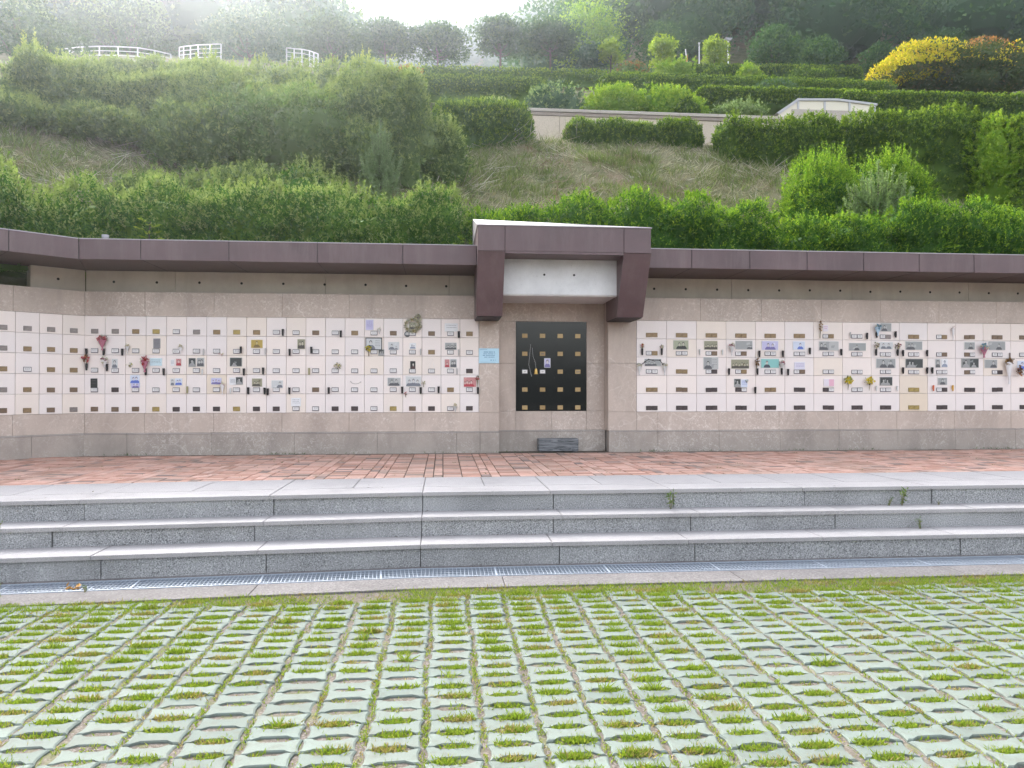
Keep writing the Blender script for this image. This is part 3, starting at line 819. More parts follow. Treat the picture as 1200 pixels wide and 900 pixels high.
class Leafy:
    """gathers leaf kites and a core surface for one plant"""
    def __init__(s, seed):
        s.r = np.random.default_rng(seed); s.seed = seed; s.V, s.Q, s.n, s.mi = [], [], 0, []
    def put(s, V, Q, mi=0):
        s.V.append(V); s.Q.append(Q + s.n); s.n += len(V); s.mi += [mi] * len(Q)
    def leaves(s, P, D, L, Wd, fold=.18, mi=0, up=None):
        V, Q = leaf_arrays(P, D, L, Wd, fold, s.r, up); s.put(V, Q, mi)
    def sprays(s, P, D, N, tw, L, asp, per=7, mi=0, tip=None, ptip=.5):
        """little twigs: leaves set along each, the outer ones young or coloured as lit when tip is given"""
        r = s.r; n = len(P); D = unit(D)
        T = np.tile(np.linspace(.12, 1, per), n)
        A = np.repeat(P, per, 0); B = np.repeat(D, per, 0); U = np.repeat(N, per, 0)
        tw = np.repeat(tw * r.uniform(.55, 1.35, n), per)
        side = unit(np.cross(B, U)) * np.tile(np.where(np.arange(per) % 2, 1, -1), n)[:, None]
        dd = B * .75 + side * (.85 - .6 * T)[:, None] + r.normal(0, .22, (n * per, 3))
        l = L * (1.15 - .45 * T) * r.uniform(.75, 1.25, n * per)
        P2 = A + B * (tw * T)[:, None]
        if tip is None: s.leaves(P2, dd, l, l * asp, mi=mi, up=U); return
        young = np.repeat(r.random(n) < ptip * (.35 + .65 * np.clip(N[:, 2] + .35, 0, 1)), per) & (T > .5)  # young tips, weighted upward so sunlit tops are put into the leaf colour
        for m, k in ((~young, mi), (young, tip)):
            if k == tip and not m.any(): continue
            s.leaves(P2[m], dd[m], l[m], (l * asp)[m], mi=k, up=U[m])
    def shell(s, c, rad, n, L, asp=.42, lumps=.22, ls=None, depth=.3, upb=.5, lower=-.55, mi=0, core=True, tw=None, tip=None, ptip=.5):
        """leaves over a lumpy ellipsoid; gaps come from the lump field"""
        r = s.r; rad = np.array(rad, float); c = np.array(c, float)
        d = unit(r.normal(size=(int(n * 1.6), 3))); d = d[d[:, 2] > lower][:n]
        ls = ls or rad.mean() * .42
        f = noise3(d * rad, ls, s.seed + 11)
        k = (1 + lumps * f) * (1 - depth * r.random(len(d)) ** 2)
        P = c + d * rad * k[:, None]
        nm = unit(d / rad)
        if tw:
            m = max(8, len(d) // 7); P, nm = P[:m], nm[:m]
            D = nm * .7 + np.array((0, 0, upb)) + r.normal(0, .45, (m, 3))
            s.sprays(P - unit(D) * tw * .35, D, nm, tw, L, asp, 7, mi, tip, ptip)
        else:
            D = nm * .35 + np.array((0, 0, upb)) + r.normal(0, .7, (len(d), 3))
            l = L * r.uniform(.6, 1.3, len(d))
            s.leaves(P, D, l, l * asp, mi=mi, up=nm)
        if core:
            s.core(c, rad, lumps, ls, lower, mi)
    def core(s, c, rad, lumps, ls, lower, mi=0, k0=.66, nu=28, nv=12):
        u = np.linspace(0, 2 * np.pi, nu, endpoint=False); v = np.linspace(max(lower, -.98), .985, nv)
        uu, vv = np.meshgrid(u, np.arcsin(v))
        d = np.stack([np.cos(uu) * np.cos(vv), np.sin(uu) * np.cos(vv), np.sin(vv)], -1).reshape(-1, 3)
        P = c + d * rad * (k0 * (1 + lumps * noise3(d * rad, ls, s.seed + 11)))[:, None]
        i, j = np.meshgrid(np.arange(nu), np.arange(nv - 1))
        q = np.stack([j * nu + i, j * nu + (i + 1) % nu, (j + 1) * nu + (i + 1) % nu, (j + 1) * nu + i], -1).reshape(-1, 4)
        s.put(P, q, mi)
    def shoots(s, P, H, mi=0, L=.06, per=30, lean=.10, asp=.36):
        """upright leader shoots clothed in short leaves"""
        r = s.r
        for p, h in zip(P, H):
            ax = unit(np.array([[r.normal(0, lean), r.normal(0, lean), 1.]]))[0]
            t = r.random(per) ** .9
            Pp = p + ax * (h * t)[:, None]
            D = ax * .75 + r.normal(0, .55, (per, 3))
            l = L * .85 * (1.25 - .6 * t) * r.uniform(.7, 1.2, per)
            s.leaves(Pp, D, l, l * asp, mi=mi)
    def mesh(s, name, mats):
        return np_mesh(name, np.concatenate(s.V), [np.concatenate(s.Q)], mats, s.mi if any(s.mi) else None)
    def build(s, name, mats, parent=None, **k):
        return link(name, s.mesh(name, mats), parent, **k)

YOUNG_LIT = {'hedge': 'young_lit_hedge', 'yew': 'bright', 'bright': 'fresh', 'greygreen': 'young_grey', 'juniper': 'spruce', 'spruce': 'young_grey', 'rust': 'rust'}  # paler tone for new shoots and for tops coloured as lit
def hedge(name, path, zb, top, depth, n, L, fm, seed, label, group=None, cat='hedge', rough=.12, asp=.42, shoots=0, sh_h=(.1, .3), ends=.5, upb=.45, tw=.16, tipm=None, ptip=.6, clump=.35):
    """hedge along a path of (x, y); zb: foot, top: crest, both functions of t in 0..1"""
    lf = Leafy(seed); r = lf.r
    path = np.array(path, float); seg = np.linalg.norm(np.diff(path, axis=0), axis=1); cum = np.r_[0, np.cumsum(seg)]; tot = cum[-1]
    def pt(t): return np.interp(t * tot, cum, path[:, 0]), np.interp(t * tot, cum, path[:, 1])
    def cs(t, a, k=1.0):
        """cross-section point: a runs 0 (front foot) .. pi (back foot); rounded box"""
        x, y = pt(t); ca, sa = np.cos(a), np.sin(a)
        e = .55
        qx = np.sign(ca) * np.abs(ca) ** e; qz = np.abs(sa) ** e
        taper = np.minimum(1, np.minimum(t, 1 - t) * tot / (ends + 1e-6)); taper = np.sqrt(np.clip(1 - (1 - taper) ** 2, .02, 1))
        yy = y - qx * depth / 2 * k * taper
        zz = zb(t) if callable(zb) else (terrain(x, yy) - .12)
        hh = top(t) - (zb(t) if callable(zb) else terrain(x, y))
        zf = zz * (1 - qz) + qz * ((zb(t) if callable(zb) else terrain(x, y)) + hh * (.35 + .65 * taper) * k)
        P = np.stack([x, yy, zf], -1)
        N = np.stack([0 * ca, -np.sign(ca) * np.abs(ca) ** 1.2, sa ** 1.2], -1); N = unit(N + 1e-6)
        f = noise3(P, .30, seed + 3) * .8 + noise3(P, 1.3, seed + 4) * .7
        return P + N * (rough * f)[:, None], N
    m = n // 6
    t = r.random(m); a = np.where(r.random(m) < .66, r.uniform(0, .95, m), r.uniform(.95, 2.7, m))
    P, N = cs(t, a)
    D = N * .7 + np.array((0, 0, upb)) + r.normal(0, .45, (m, 3))
    P = P - N * (r.random(m)[:, None] ** 2 * depth * .16) - unit(D) * tw * .4
    mats = [FM[fm], FM[tipm or YOUNG_LIT.get(fm, fm)]]
    lf.sprays(P, D, N, tw, L, asp, 7, 0, 1, ptip)
    q_ = max(12, int(tot / .25)); aa = np.linspace(0, np.pi, 11)
    T, A = np.meshgrid(np.linspace(.004, .996, q_), aa, indexing='ij')
    C, _ = cs(T.ravel(), A.ravel(), .80)
    i, j = np.meshgrid(np.arange(10), np.arange(q_ - 1))
    lf.put(C, np.stack([j * 11 + i, j * 11 + i + 1, (j + 1) * 11 + i + 1, (j + 1) * 11 + i], -1).reshape(-1, 4))
    if shoots:
        tt = r.random(shoots); Pt, _ = cs(tt, r.uniform(.9, 1.9, shoots))
        lf.shoots(Pt - (0, 0, .05), r.uniform(*sh_h, shoots), mi=1, L=L * 1.05)
    return lf.build(name, mats, label=label, cat=cat, group=group)

def shrub(name, x, y, zb, rx, ry, hz, n, L, fm, seed, label, cat='shrub', group=None, lumps=.2, shoots=0, sh_h=(.2, .5), tipm=None, asp=.42, upb=.5, lower=-.35, tw=.17, ptip=.65):
    """several overlapping leafy lobes rather than one ball"""
    lf = Leafy(seed); r = lf.r
    parts = [((0, 0, .36), (.80, .80, .60), .5)] + [((math.cos(q * 2.1 + seed) * .45, math.sin(q * 2.1 + seed) * .4, .34 + .10 * (q % 3)), (.52, .52, .46), .125) for q in range(4)]
    for q, (c, rad, f) in enumerate(parts):
        lf.seed = seed + q * 13
        lf.shell((x + c[0] * rx, y + c[1] * ry, zb + c[2] * hz), (rad[0] * rx, rad[1] * ry, rad[2] * hz), int(n * f), L, asp, lumps, lower=lower - .4, upb=upb, tw=tw, tip=1, ptip=ptip)
    if shoots:
        d = unit(r.normal(size=(shoots, 3)) + (0, 0, .9)); d[:, 2] = np.abs(d[:, 2])
        P = np.array((x, y, zb + hz * .36)) + d * np.array((rx * .9, ry * .9, hz * .56)) * .9
        lf.shoots(P, r.uniform(*sh_h, shoots), mi=1, L=L * 1.1, per=34)
    return lf.build(name, [FM[fm], FM[tipm or YOUNG_LIT.get(fm, fm)]], label=label, cat=cat, group=group)

def tree(name, x, y, zb, h, cw, fm, seed, label, group=None, cat='tree', nl=9, n=3200, L=.22, trunk=.3, flat=.55, rt=None, tipm=None, open_=.35):
    """tapered trunk, limbs to every lobe, lobes of leaves with gaps between"""
    r = np.random.default_rng(seed)
    root = empty(name, (x, y, zb), label=label, cat=cat, group=group)
    mb = MB(); rt = rt or h * .022
    th = h * trunk
    top = np.array((r.normal(0, .05) * h, r.normal(0, .05) * h, h * .8))
    mb.tube([(0, 0, -.5), (0, 0, 0), (top[0] * .25, top[1] * .25, th), tuple(top * (.6, .6, .75)), tuple(top)], [rt * 1.25, rt * 1.1, rt * .85, rt * .45, rt * .12], 7)
    lobes = []
    for k in range(nl):
        an = k * 2.4 + r.uniform(-.4, .4); f = (k + .5) / nl
        rr = cw / 2 * (.30 + .55 * math.sqrt(math.sin(math.pi * min(.97, .12 + .8 * f)))) * r.uniform(.75, 1.1)
        z = th * 1.05 + (h - th * 1.05) * (.18 + .68 * f)
        if k >= nl - 2: rr *= .3
        c = np.array((rr * .62 * math.cos(an), rr * .62 * math.sin(an), z))
        s = cw * r.uniform(.17, .27)
        lobes.append((c, (s * 1.25, s * 1.25, s * flat * 1.1)))
        a0 = np.array((top[0] * .25, top[1] * .25, th)) * (1 - .4 * f) + top * (.4 * f)
        mb.tube([tuple(a0), tuple(a0 * .5 + c * .5 + (0, 0, -.05 * h)), tuple(c)], [rt * .5, rt * .3, rt * .08], 5, cap=False)
    mb.build('trunk', BARK, root)
    lf = Leafy(seed)
    for q, (c, rad) in enumerate(lobes):
        lf.seed = seed + q * 7
        lf.shell(c, rad, n // nl, L, .5, .3, depth=.75, upb=.15, lower=-.95, core=False)
        if tipm: lf.shell(c + (0, 0, rad[2] * .3), np.array(rad) * .95, n // nl // 5, L, .5, .3, depth=.2, upb=.4, lower=.1, core=False, mi=1)
    lf.build('crown', [FM[fm]] + ([FM[tipm]] if tipm else []), root)
    return root

const = lambda v: (lambda t: np.full_like(np.asarray(t, float), v))
def ter(x, y): return float(terrain(x, y))

# ------------------------------------------------------------------ straw and weeds on the open slope
def straw():
    Ps, Ds, Ls, Ws, Ms = [], [], [], [], []
    def add(P, D, L, W, m): Ps.append(P); Ds.append(D); Ls.append(L); Ws.append(W); Ms.append(np.full(len(P), m))
    n = 60000
    x = RNG.uniform(-10.5, 14, n); y = yfront(x) + RNG.uniform(1.2, 10.6, n)
    an = 9 * lump(x, y, .8, 23)
    dr = np.c_[np.cos(an), np.sin(an) - .5, np.abs(RNG.normal(.3, .3, n))] + RNG.normal(0, .5, (n, 3))
    red = lump(x, y, 1.3, 29) > .42
    P = np.c_[x, y, terrain(x, y) - .01 + .04 * RNG.random(n)]
    for m, k in ((~red, 0), (red, 2)): add(P[m], dr[m], RNG.uniform(.08, .28, m.sum()), np.full(m.sum(), .014), k)
    # green tufts, each a clump of its own
    nt_ = 3200
    tx = RNG.uniform(-10.5, 14, nt_); ty = yfront(tx) + RNG.uniform(1.2, 10.6, nt_)
    keep = lump(tx, ty, 1.0, 21) + RNG.normal(0, .35, nt_) > -.12
    for a, b in zip(tx[keep], ty[keep]):
        q = int(RNG.integers(18, 55)); sz = RNG.uniform(.10, .34)
        px_, py_ = a + RNG.normal(0, sz * .5, q), b + RNG.normal(0, sz * .5, q)
        D = np.c_[(px_ - a) * 2.2, (py_ - b) * 2.2, np.full(q, .8)] + RNG.normal(0, .25, (q, 3))
        add(np.c_[px_, py_, terrain(px_, py_) - .01], D, sz * RNG.uniform(.5, 1.2, q), np.full(q, RNG.uniform(.014, .024)), 1)
    # heaps of cut brush: pale stalks lying over one another
    for _ in range(130):
        a, b = RNG.uniform(-8, 10), 0; b = float(yfront(a)) + RNG.uniform(2, 9.5); q = int(RNG.integers(10, 26)); an = RNG.uniform(0, 6.3)
        px_, py_ = a + RNG.normal(0, .25, q), b + RNG.normal(0, .2, q)
        D = np.c_[np.cos(an) + RNG.normal(0, .4, q), np.sin(an) + RNG.normal(0, .4, q), RNG.normal(.35, .25, q)]
        add(np.c_[px_, py_, terrain(px_, py_) + .03 + RNG.random(q) * .10], D, RNG.uniform(.35, .95, q), np.full(q, .016), 3 if _ % 3 else 2)
    P, D, L_, W_, mi = (np.concatenate(v) for v in (Ps, Ds, Ls, Ws, Ms))
    V, Q = leaf_arrays(P, D, L_, W_, .1)
    ms = [foliage('dry straw', (.25, .235, .16), (.43, .40, .28), (.60, .56, .44), .2, .3, 2), foliage('slope grass', (.10, .145, .05), (.19, .245, .085), (.32, .35, .15), .38, .4, 2),
          foliage('reddish dead stalks', (.21, .16, .125), (.33, .26, .21), (.42, .35, .29), .15, .3, 2), foliage('pale cut stalks', (.30, .28, .22), (.46, .43, .36), (.60, .57, .50), .15, .2, 2)]
    link('dry_grass', np_mesh('dry_grass', V, [Q], ms, mi), kind='stuff', label='matted dry straw and weeds on the open slope above the wall', cat='dry grass')
straw()
# ================================================================== planting
def px(x, Y): return at(x, HORIZON, Y)[0]
def zt(x, y, Y): return at(x, y, Y)[1]

G1 = 'hedges and shrubs on the bank'
hw = lambda b, a, f, p: (lambda t: b + a * np.sin(np.asarray(t) * f + p) + .5 * a * np.sin(np.asarray(t) * f * 2.7 + p * 2))
hedge('hedge', [(13.6, 13.7), (7.6, 13.75), (3.0, 13.7), (.3, 13.8)], const(3.42), hw(4.93, .10, 19, 1), 1.5, 42000, .075, 'yew', 101,
      'dark green yew hedge directly behind the brown canopy of the double plate wall', G1, rough=.34, tw=.24, shoots=320, sh_h=(.08, .22))
hedge('hedge', [(.5, 13.85), (-2.6, 13.8), (-5.4, 13.6), (-9.6, 10.6)], const(3.40), hw(4.86, .13, 15, 2), 1.5, 38000, .075, 'yew', 102,
      'dusty green shrubby hedge behind the canopy of the single plate wall', G1, rough=.36, tw=.24, shoots=320, sh_h=(.1, .3), tipm='young_grey')

def bush(pxx, ytop, Y, wpx, n, L, fm, seed, label, name='shrub', ry=None, base=None, **k):
    X = px(pxx, Y); zb = ter(X, Y) if base is None else base
    rx = wpx / 2 * Y / F_PX
    return shrub(name, X, Y, zb - .05, rx, ry or rx * .85, max(.25, .93 * (zt(pxx, ytop, Y) - zb)), n, L, fm, seed, label, group=k.pop('group', G1), **k)

# bright yews at the open slope
bush(964, 176, 15.9, 116, 22000, .075, 'yew', 111, 'bright green rounded yew with upright yellow green shoots on the open slope', shoots=210, sh_h=(.3, .8), lumps=.26, ptip=1.2, tw=.2)
bush(1044, 180, 16.4, 112, 20000, .075, 'yew', 112, 'yellow green yew just behind the pale pine sapling', shoots=210, sh_h=(.3, .8), lumps=.26, ptip=1.2, tw=.2)
bush(1165, 240, 14.6, 150, 11200, .085, 'bright', 113, 'low bright yew with pale candles where the hedge meets the frame edge', shoots=70, sh_h=(.15, .45), lumps=.18)

def pine(pxx, ytop, Y, wpx, seed, label, fm='spruce', nb=60, name='pine_sapling'):
    """young conifer: leader and upswept side branches covered in needles"""
    X = px(pxx, Y); zb = ter(X, Y) - .05; h = zt(pxx, ytop, Y) - zb; rw = wpx / 2 * Y / F_PX
    r = np.random.default_rng(seed)
    root = empty(name, (X, Y, zb), label=label, cat='young pine', group='conifer saplings')
    mb = MB(); mb.tube([(0, 0, -.2), (0, 0, h * .6), (.02, .01, h)], [.05, .03, .008], 7)
    lf = Leafy(seed)
    def needles(p, ax, ln, per, L):
        t = r.random(per); a = unit(np.array([ax]))[0]
        P = p + a * (ln * t)[:, None]
        D = a * .75 + r.normal(0, .6, (per, 3)); l = L * r.uniform(.7, 1.2, per)
        lf.leaves(P, D, l, l * .30)
    needles(np.array((0, 0, h * .40)), np.array((0, 0, 1.)), h * .60, 420, .075)
    for k in range(nb):
        f = (k + r.random()) / nb
        z0 = h * (.03 + .66 * f); an = k * 2.4 + r.normal(0, .3)
        ln = rw * (1.15 - .80 * f) * r.uniform(.7, 1.15)
        ax = np.array((math.cos(an), math.sin(an), .35 + .55 * f))
        p0 = np.array((0, 0, z0))
        tip_ = p0 + unit(np.array([ax]))[0] * ln * .9
        mb.tube([tuple(p0), tuple(tip_)], [.014, .006], 4, cap=False)
        needles(p0, ax, ln * .9, 130, .085)
        up = np.array((math.cos(an) * .22, math.sin(an) * .22, 1.)) + r.normal(0, .06, 3)
        hc = h * r.uniform(.10, .20)
        mb.tube([tuple(tip_), tuple(tip_ + unit(np.array([up]))[0] * hc)], [.006, .003], 4, cap=False)
        needles(tip_ - up * .05, up, hc, 110, .065)
        m2 = p0 + unit(np.array([ax]))[0] * ln * .5
        needles(m2, up, hc * .9, 80, .065)
    mb.build('trunk', BARK, root)
    lf.build('needles', FM[fm], root)
pine(1030, 188, 14.4, 150, 121, 'pale blue green pine sapling with upright candles in front of the bright yews', nb=85)
pine(445, 138, 17.4, 62, 122, 'tall narrow spruce sapling standing before the dark overgrown shrubs')

# hedges along the top of the slope
hedge('hedge', [(px(838, 21.8), 21.8), (px(960, 21.0), 21.0), (px(1080, 19.6), 19.6), (px(1290, 17.6), 17.6)], None,
      lambda t: np.interp(t, [0, .3, .6, 1], [zt(838, 147, 21.8), zt(960, 139, 21), zt(1080, 138, 19.6), zt(1290, 140, 17.6)]) + .06 * np.sin(np.asarray(t) * 31), 1.7, 34000, .09, 'hedge', 131,
      'long deep hedge climbing along the top of the slope behind the yews', G1, rough=.16, shoots=260, sh_h=(.08, .3), ptip=.7)
hedge('hedge', [(px(660, 22.8), 22.8), (px(822, 22.6), 22.6)], None, hw(9.83, .03, 9, 0), 1.1, 11000, .085, 'hedge', 132,
      'short clipped hedge alone in the middle of the slope crest', G1, rough=.09, shoots=60, sh_h=(.05, .15), ptip=.7)
hedge('hedge', [(px(505, 22.0), 22.0), (px(624, 22.6), 22.6)], None, const(10.12), 1.5, 11000, .085, 'hedge', 133,
      'rounded hedge end beside the beige retaining wall', G1, rough=.10, shoots=50, sh_h=(.05, .18), ptip=.7)
# the overgrown bank over the single plate wall, its leaves paled as if sunlit
hedge('hedge', [(px(15, 20.0), 20.0), (px(150, 20.6), 20.6), (px(240, 20.8), 20.8), (px(330, 20.4), 20.4), (px(470, 20.0), 20.0), (px(505, 19.6), 19.6)], None,
      lambda t: 9.80 + .12 * np.sin(np.asarray(t) * 17) + .1 * np.sin(np.asarray(t) * 41), 2.4, 52000, .095, 'greygreen', 141,
      'tall overgrown hedge with pale shoots along the crest below the white railings', G1, rough=.38, shoots=420, sh_h=(.15, .5), tw=.24, ptip=.75)
hedge('hedge', [(px(35, 25.5), 25.5), (px(200, 26.5), 26.5), (px(330, 26.5), 26.5), (px(462, 25.5), 25.5)], None, lambda t: np.interp(t, [0, .3, .65, 1], [zt(35, 84, 25.5), zt(170, 80, 26.5), zt(330, 80, 26.5), zt(462, 78, 25.5)]), 1.8, 26000, .11, 'greygreen', 140,
      'loose pale hedge hiding the feet of the white railings', G1, rough=.25, shoots=300, sh_h=(.15, .45), tw=.22, ptip=1.0)
bush(330, 92, 19.4, 190, 16000, .11, 'greygreen', 142, 'grey green mass of broad leaves climbing over the overgrown hedge', tipm='vine', shoots=60, sh_h=(.1, .3), lumps=.3)
bush(430, 132, 19.2, 120, 12800, .10, 'greygreen', 143, 'dark dense shrub behind the spruce sapling', lumps=.28, shoots=40, sh_h=(.2, .45))
bush(516, 128, 19.0, 74, 10400, .095, 'greygreen', 144, 'loose yellow green shrub at the end of the overgrown hedge', lumps=.28, shoots=40, sh_h=(.15, .4))
bush(130, 130, 19.0, 130, 12800, .11, 'greygreen', 145, 'pale hazy shrub under the curved white railing', lumps=.3, shoots=40, sh_h=(.2, .4))
bush(232, 112, 18.9, 120, 12800, .11, 'greygreen', 146, 'hazy dark shrub below the second white railing', lumps=.3, shoots=40, sh_h=(.2, .4), tipm='young_grey')
bush(20, 120, 18.4, 110, 12000, .11, 'greygreen', 147, 'tall hazy shrub at the bright sunlit end of the bank', lumps=.3, shoots=40, sh_h=(.2, .5))
bush(365, 196, 16.4, 120, 14400, .09, 'yew', 151, 'rounded yew with a crown of tall pale candles low on the bank', shoots=80, sh_h=(.3, .65), tipm='young_grey', lumps=.18)
bush(278, 192, 16.6, 150, 18000, .09, 'greygreen', 152, 'low spreading grey green shrub low on the bank', lumps=.3, shoots=70, sh_h=(.15, .4))
bush(190, 198, 16.2, 130, 16000, .09, 'greygreen', 153, 'hazy low shrub beside the patch of dry straw', lumps=.25, shoots=50, sh_h=(.15, .4))
bush(60, 238, 14.6, 130, 11200, .09, 'greygreen', 154, 'low hazy shrub in front of the patch of dry straw', lumps=.25, shoots=30, sh_h=(.1, .3), tipm='young_grey')
bush(474, 228, 15.4, 120, 11200, .085, 'greygreen', 155, 'low weedy shrub at the foot of the spruce sapling', lumps=.3, shoots=40, sh_h=(.1, .3))
bush(405, 226, 15.2, 80, 9600, .085, 'yew', 156, 'small dark yew between the candle topped yew and the spruce sapling', lumps=.25, shoots=30, sh_h=(.1, .35), tipm='young_grey')
bush(1168, 124, 18.4, 96, 14000, .095, 'bright', 157, 'tall fresh green shrub with soft tips growing out of the deep hedge', lumps=.22, shoots=60, sh_h=(.2, .5))

def sprout(pxx, Y, z, h, seed, label, fm='lime'):
    X = px(pxx, Y); root = empty('sapling', (X, Y, z), label=label, cat='sapling')
    mb = MB(); mb.tube([(0, 0, -.3), (0, 0, h * .5), (.02, 0, h)], [.012, .009, .004], 5); lf = Leafy(seed)
    for k in range(8):
        a = k * 2.4; zz = h * (.45 + .55 * k / 8); d = np.array((math.cos(a), math.sin(a) * .6, .25))
        mb.tube([(0, 0, zz), tuple(np.array((0, 0, zz)) + d * .16)], [.004, .002], 4, cap=False)
        for t in (.4, .75, 1.0):
            for s_ in (-1, 1):
                lf.leaves(np.array([np.array((0, 0, zz)) + d * .17 * t]), np.array([d + np.array((-d[1], d[0], 0)) * s_ * .9]), .075, .036)
    mb.build('stem', BARK, root); lf.build('leaves', FM[fm], root)
sprout(174, 12.5, 3.70, .60, 161, 'thin sapling with bright pinnate leaves just above the canopy edge')
sprout(545, 13.0, 3.7, .5, 162, 'small bushy seedling beside the brown portal frame', 'bright')

# ------------------------------------------------------------------ terraces above
rw = empty('retaining_wall', (0, 0, 0), label='beige tiled retaining wall behind the hedges on the first terrace', cat='retaining wall', kind='thing')
mb = MB(); cp = MB()
xa, xb = px(560, 26), px(930, 26)
x = xa; k = 0
while x < xb:
    x2 = min(x + 1.42, xb)
    for z0, z1 in ((9.0, 10.25), (10.25, 11.12)): mb.box(x + .006, x2 - .006, 25.86, 25.96, z0 + .005, z1 - .005, 0, .004)
    cp.box(x + .004, x2 - .004, 25.80, 26.14, 11.25, 11.36, 0, .01); cp.box(x + .004, x2 - .004, 25.83, 26.1, 11.125, 11.24, 1, .006)
    x = x2
mb.box(xa + .01, xb - .01, 25.95, 26.2, 8.9, 11.2, 1)
M['tile'] = granite('beige wall tile', (.52, .44, .36), (.42, .35, .28), (.58, .50, .42), .15, 40)
M['coping'] = granite('pale coping stone', (.42, .37, .33), (.34, .30, .26), (.50, .45, .41), .2, 40)
M['coping2'] = granite('brown coping course', (.27, .22, .19), (.2, .16, .14), (.34, .29, .25), .2, 40)
mb.build('tile_face', [M['tile'], M['coping2']], rw); cp.build('coping', [M['coping'], M['coping2']], rw)

# cream panelled parapet with a raked end
Yp = 26.6
pr = empty('parapet', (0, 0, 0), label='low cream panelled parapet with grey posts and one raked end', cat='parapet', kind='thing')
X0, X1, X2 = px(912, Yp), px(936, Yp), px(1027, Yp)
zb_, zt_ = zt(970, 134, Yp), zt(970, 115.5, Yp)
body = MB(); body.prism([(X0, zb_ - .4), (X2, zb_ - .4), (X2, zt_ - .1), (X1, zt_ - .03), (X0 + .05, zb_ + .02)], 'y', Yp, Yp + .25)
M['cream_panel'] = mat('cream panel', (.66, .61, .50), .5)
M['grey_frame'] = mat('pale grey frame', (.42, .42, .44), .5)
body.build('panels', M['cream_panel'], pr)
fr = MB()
fr.prism([(X1 - .03, zt_ - .02), (X1 + (X2 - X1) * .5, zt_ + .03), (X2 + .05, zt_ - .1), (X2 + .05, zt_ - .18), (X1 + (X2 - X1) * .5, zt_ - .05), (X1 - .03, zt_ - .1)], 'y', Yp - .05, Yp + .32)
for f in (0, .34, .66, .985): xx = X1 + (X2 - X1) * f; fr.box(xx - .035, xx + .035, Yp - .03, Yp + .01, zb_ - .3, zt_ - .09)
fr.prism([(X0 - .06, zb_ + .0), (X1 - .04, zt_ - .03), (X1 + .03, zt_ - .09), (X0 + .06, zb_ - .04)], 'y', Yp - .04, Yp + .3)
fr.build('frame', M['grey_frame'], pr)
bs = MB(); bs.box(X1 - .25, X2 + .02, Yp - .06, Yp - .02, zb_ - .4, zb_ + .16); bs.build('base_band', M['coping'], pr)

G2 = 'clipped hedges on the terraces'
def thedge(x0, x1, ytop0, ytop1, Y, hpx, n, seed, label, fm='hedge', L=.085, depth=1.0, **k):
    n = int(n * 2.2)
    A = (px(x0, Y), Y); B = (px(x1, Y), Y)
    za, zb2 = zt(x0, ytop0, Y), zt(x1, ytop1, Y); h = hpx * Y / F_PX
    return hedge('hedge', [A, ((A[0] + B[0]) / 2, Y), B], lambda t: za + (zb2 - za) * t - h - .35, lambda t: za + (zb2 - za) * t, depth, n, L, fm, seed, label, G2, **k)
thedge(455, 642, 88, 92, 31, 20, 6000, 201, 'grey green clipped hedge behind the loose shrub, lower of the two long rows', rough=.03, tw=.10, ptip=.9)  # many pale tips put the sunlit top edges into the hedge colour
thedge(488, 790, 76, 88, 36, 13, 7000, 202, 'long thin clipped hedge running under the round dark trees', rough=.03, tw=.10, ptip=.9)
thedge(700, 1050, 86, 96, 33.5, 14, 8000, 203, 'long clipped hedge row behind the mounded bush', rough=.03, tw=.10, ptip=.9)
thedge(812, 1012, 103, 108, 30.2, 15, 5500, 204, 'clipped hedge row just behind the cream parapet', rough=.03, tw=.10, ptip=.9, L=.12)
thedge(976, 1290, 109, 113, 29.4, 22, 8500, 205, 'broad clipped hedge at the foot of the golden shrub', rough=.03, tw=.10, ptip=.9, L=.12)
thedge(790, 1010, 76, 79, 43, 9, 4500, 206, 'thin distant hedge at the foot of the lamp post', rough=.03, tw=.10, ptip=.9, L=.15)
G3 = 'shrubs on the terraces'
bush(648, 94, 27.9, 84, 8800, .12, 'juniper', 211, 'blue green juniper bush at the start of the shrub row on the retaining wall', group=G3, base=11.3, lumps=.22)
bush(722, 93, 28.2, 96, 9600, .12, 'bright', 212, 'bright shrub row with soft upright shoots on the retaining wall', group=G3, base=11.3, shoots=70, sh_h=(.2, .45), lumps=.16)
bush(786, 97, 28.3, 100, 10600, .12, 'bright', 213, 'green shrub beside the bright row on the retaining wall', group=G3, base=11.3, shoots=50, sh_h=(.15, .4), lumps=.2)
bush(806, 112, 27.4, 40, 4800, .11, 'hedge', 214, 'small dark ball shrub on the edge of the retaining wall', group=G3, base=11.3, lumps=.2)
bush(866, 116, 27.4, 76, 6720, .11, 'greygreen', 215, 'low feathery shrub between the dark ball shrub and the cream parapet', group=G3, base=11.3, shoots=40, sh_h=(.1, .3), tipm='spruce')
bush(905, 92, 32, 84, 7680, .12, 'hedge', 216, 'wide mounded bush with a grey cap behind the cream parapet', group=G3, lumps=.1, tipm='juniper', shoots=20, sh_h=(.05, .15))
bush(578, 110, 27.5, 80, 6400, .11, 'greygreen', 217, 'low grassy shrub beyond the rounded hedge end', group=G3, base=11.0, lumps=.25)
bush(480, 72, 33, 34, 4160, .12, 'rust', 218, 'small rusty orange shrub before the dark trees', group=G3, lumps=.2)
bush(952, 77, 40, 64, 5760, .14, 'hedge', 219, 'rounded bush beyond the long hedge row', group=G3, lumps=.12)
bush(878, 72, 40, 34, 3520, .14, 'bright', 220, 'little fresh green bush near the foot of the lamp post', group=G3, lumps=.2)
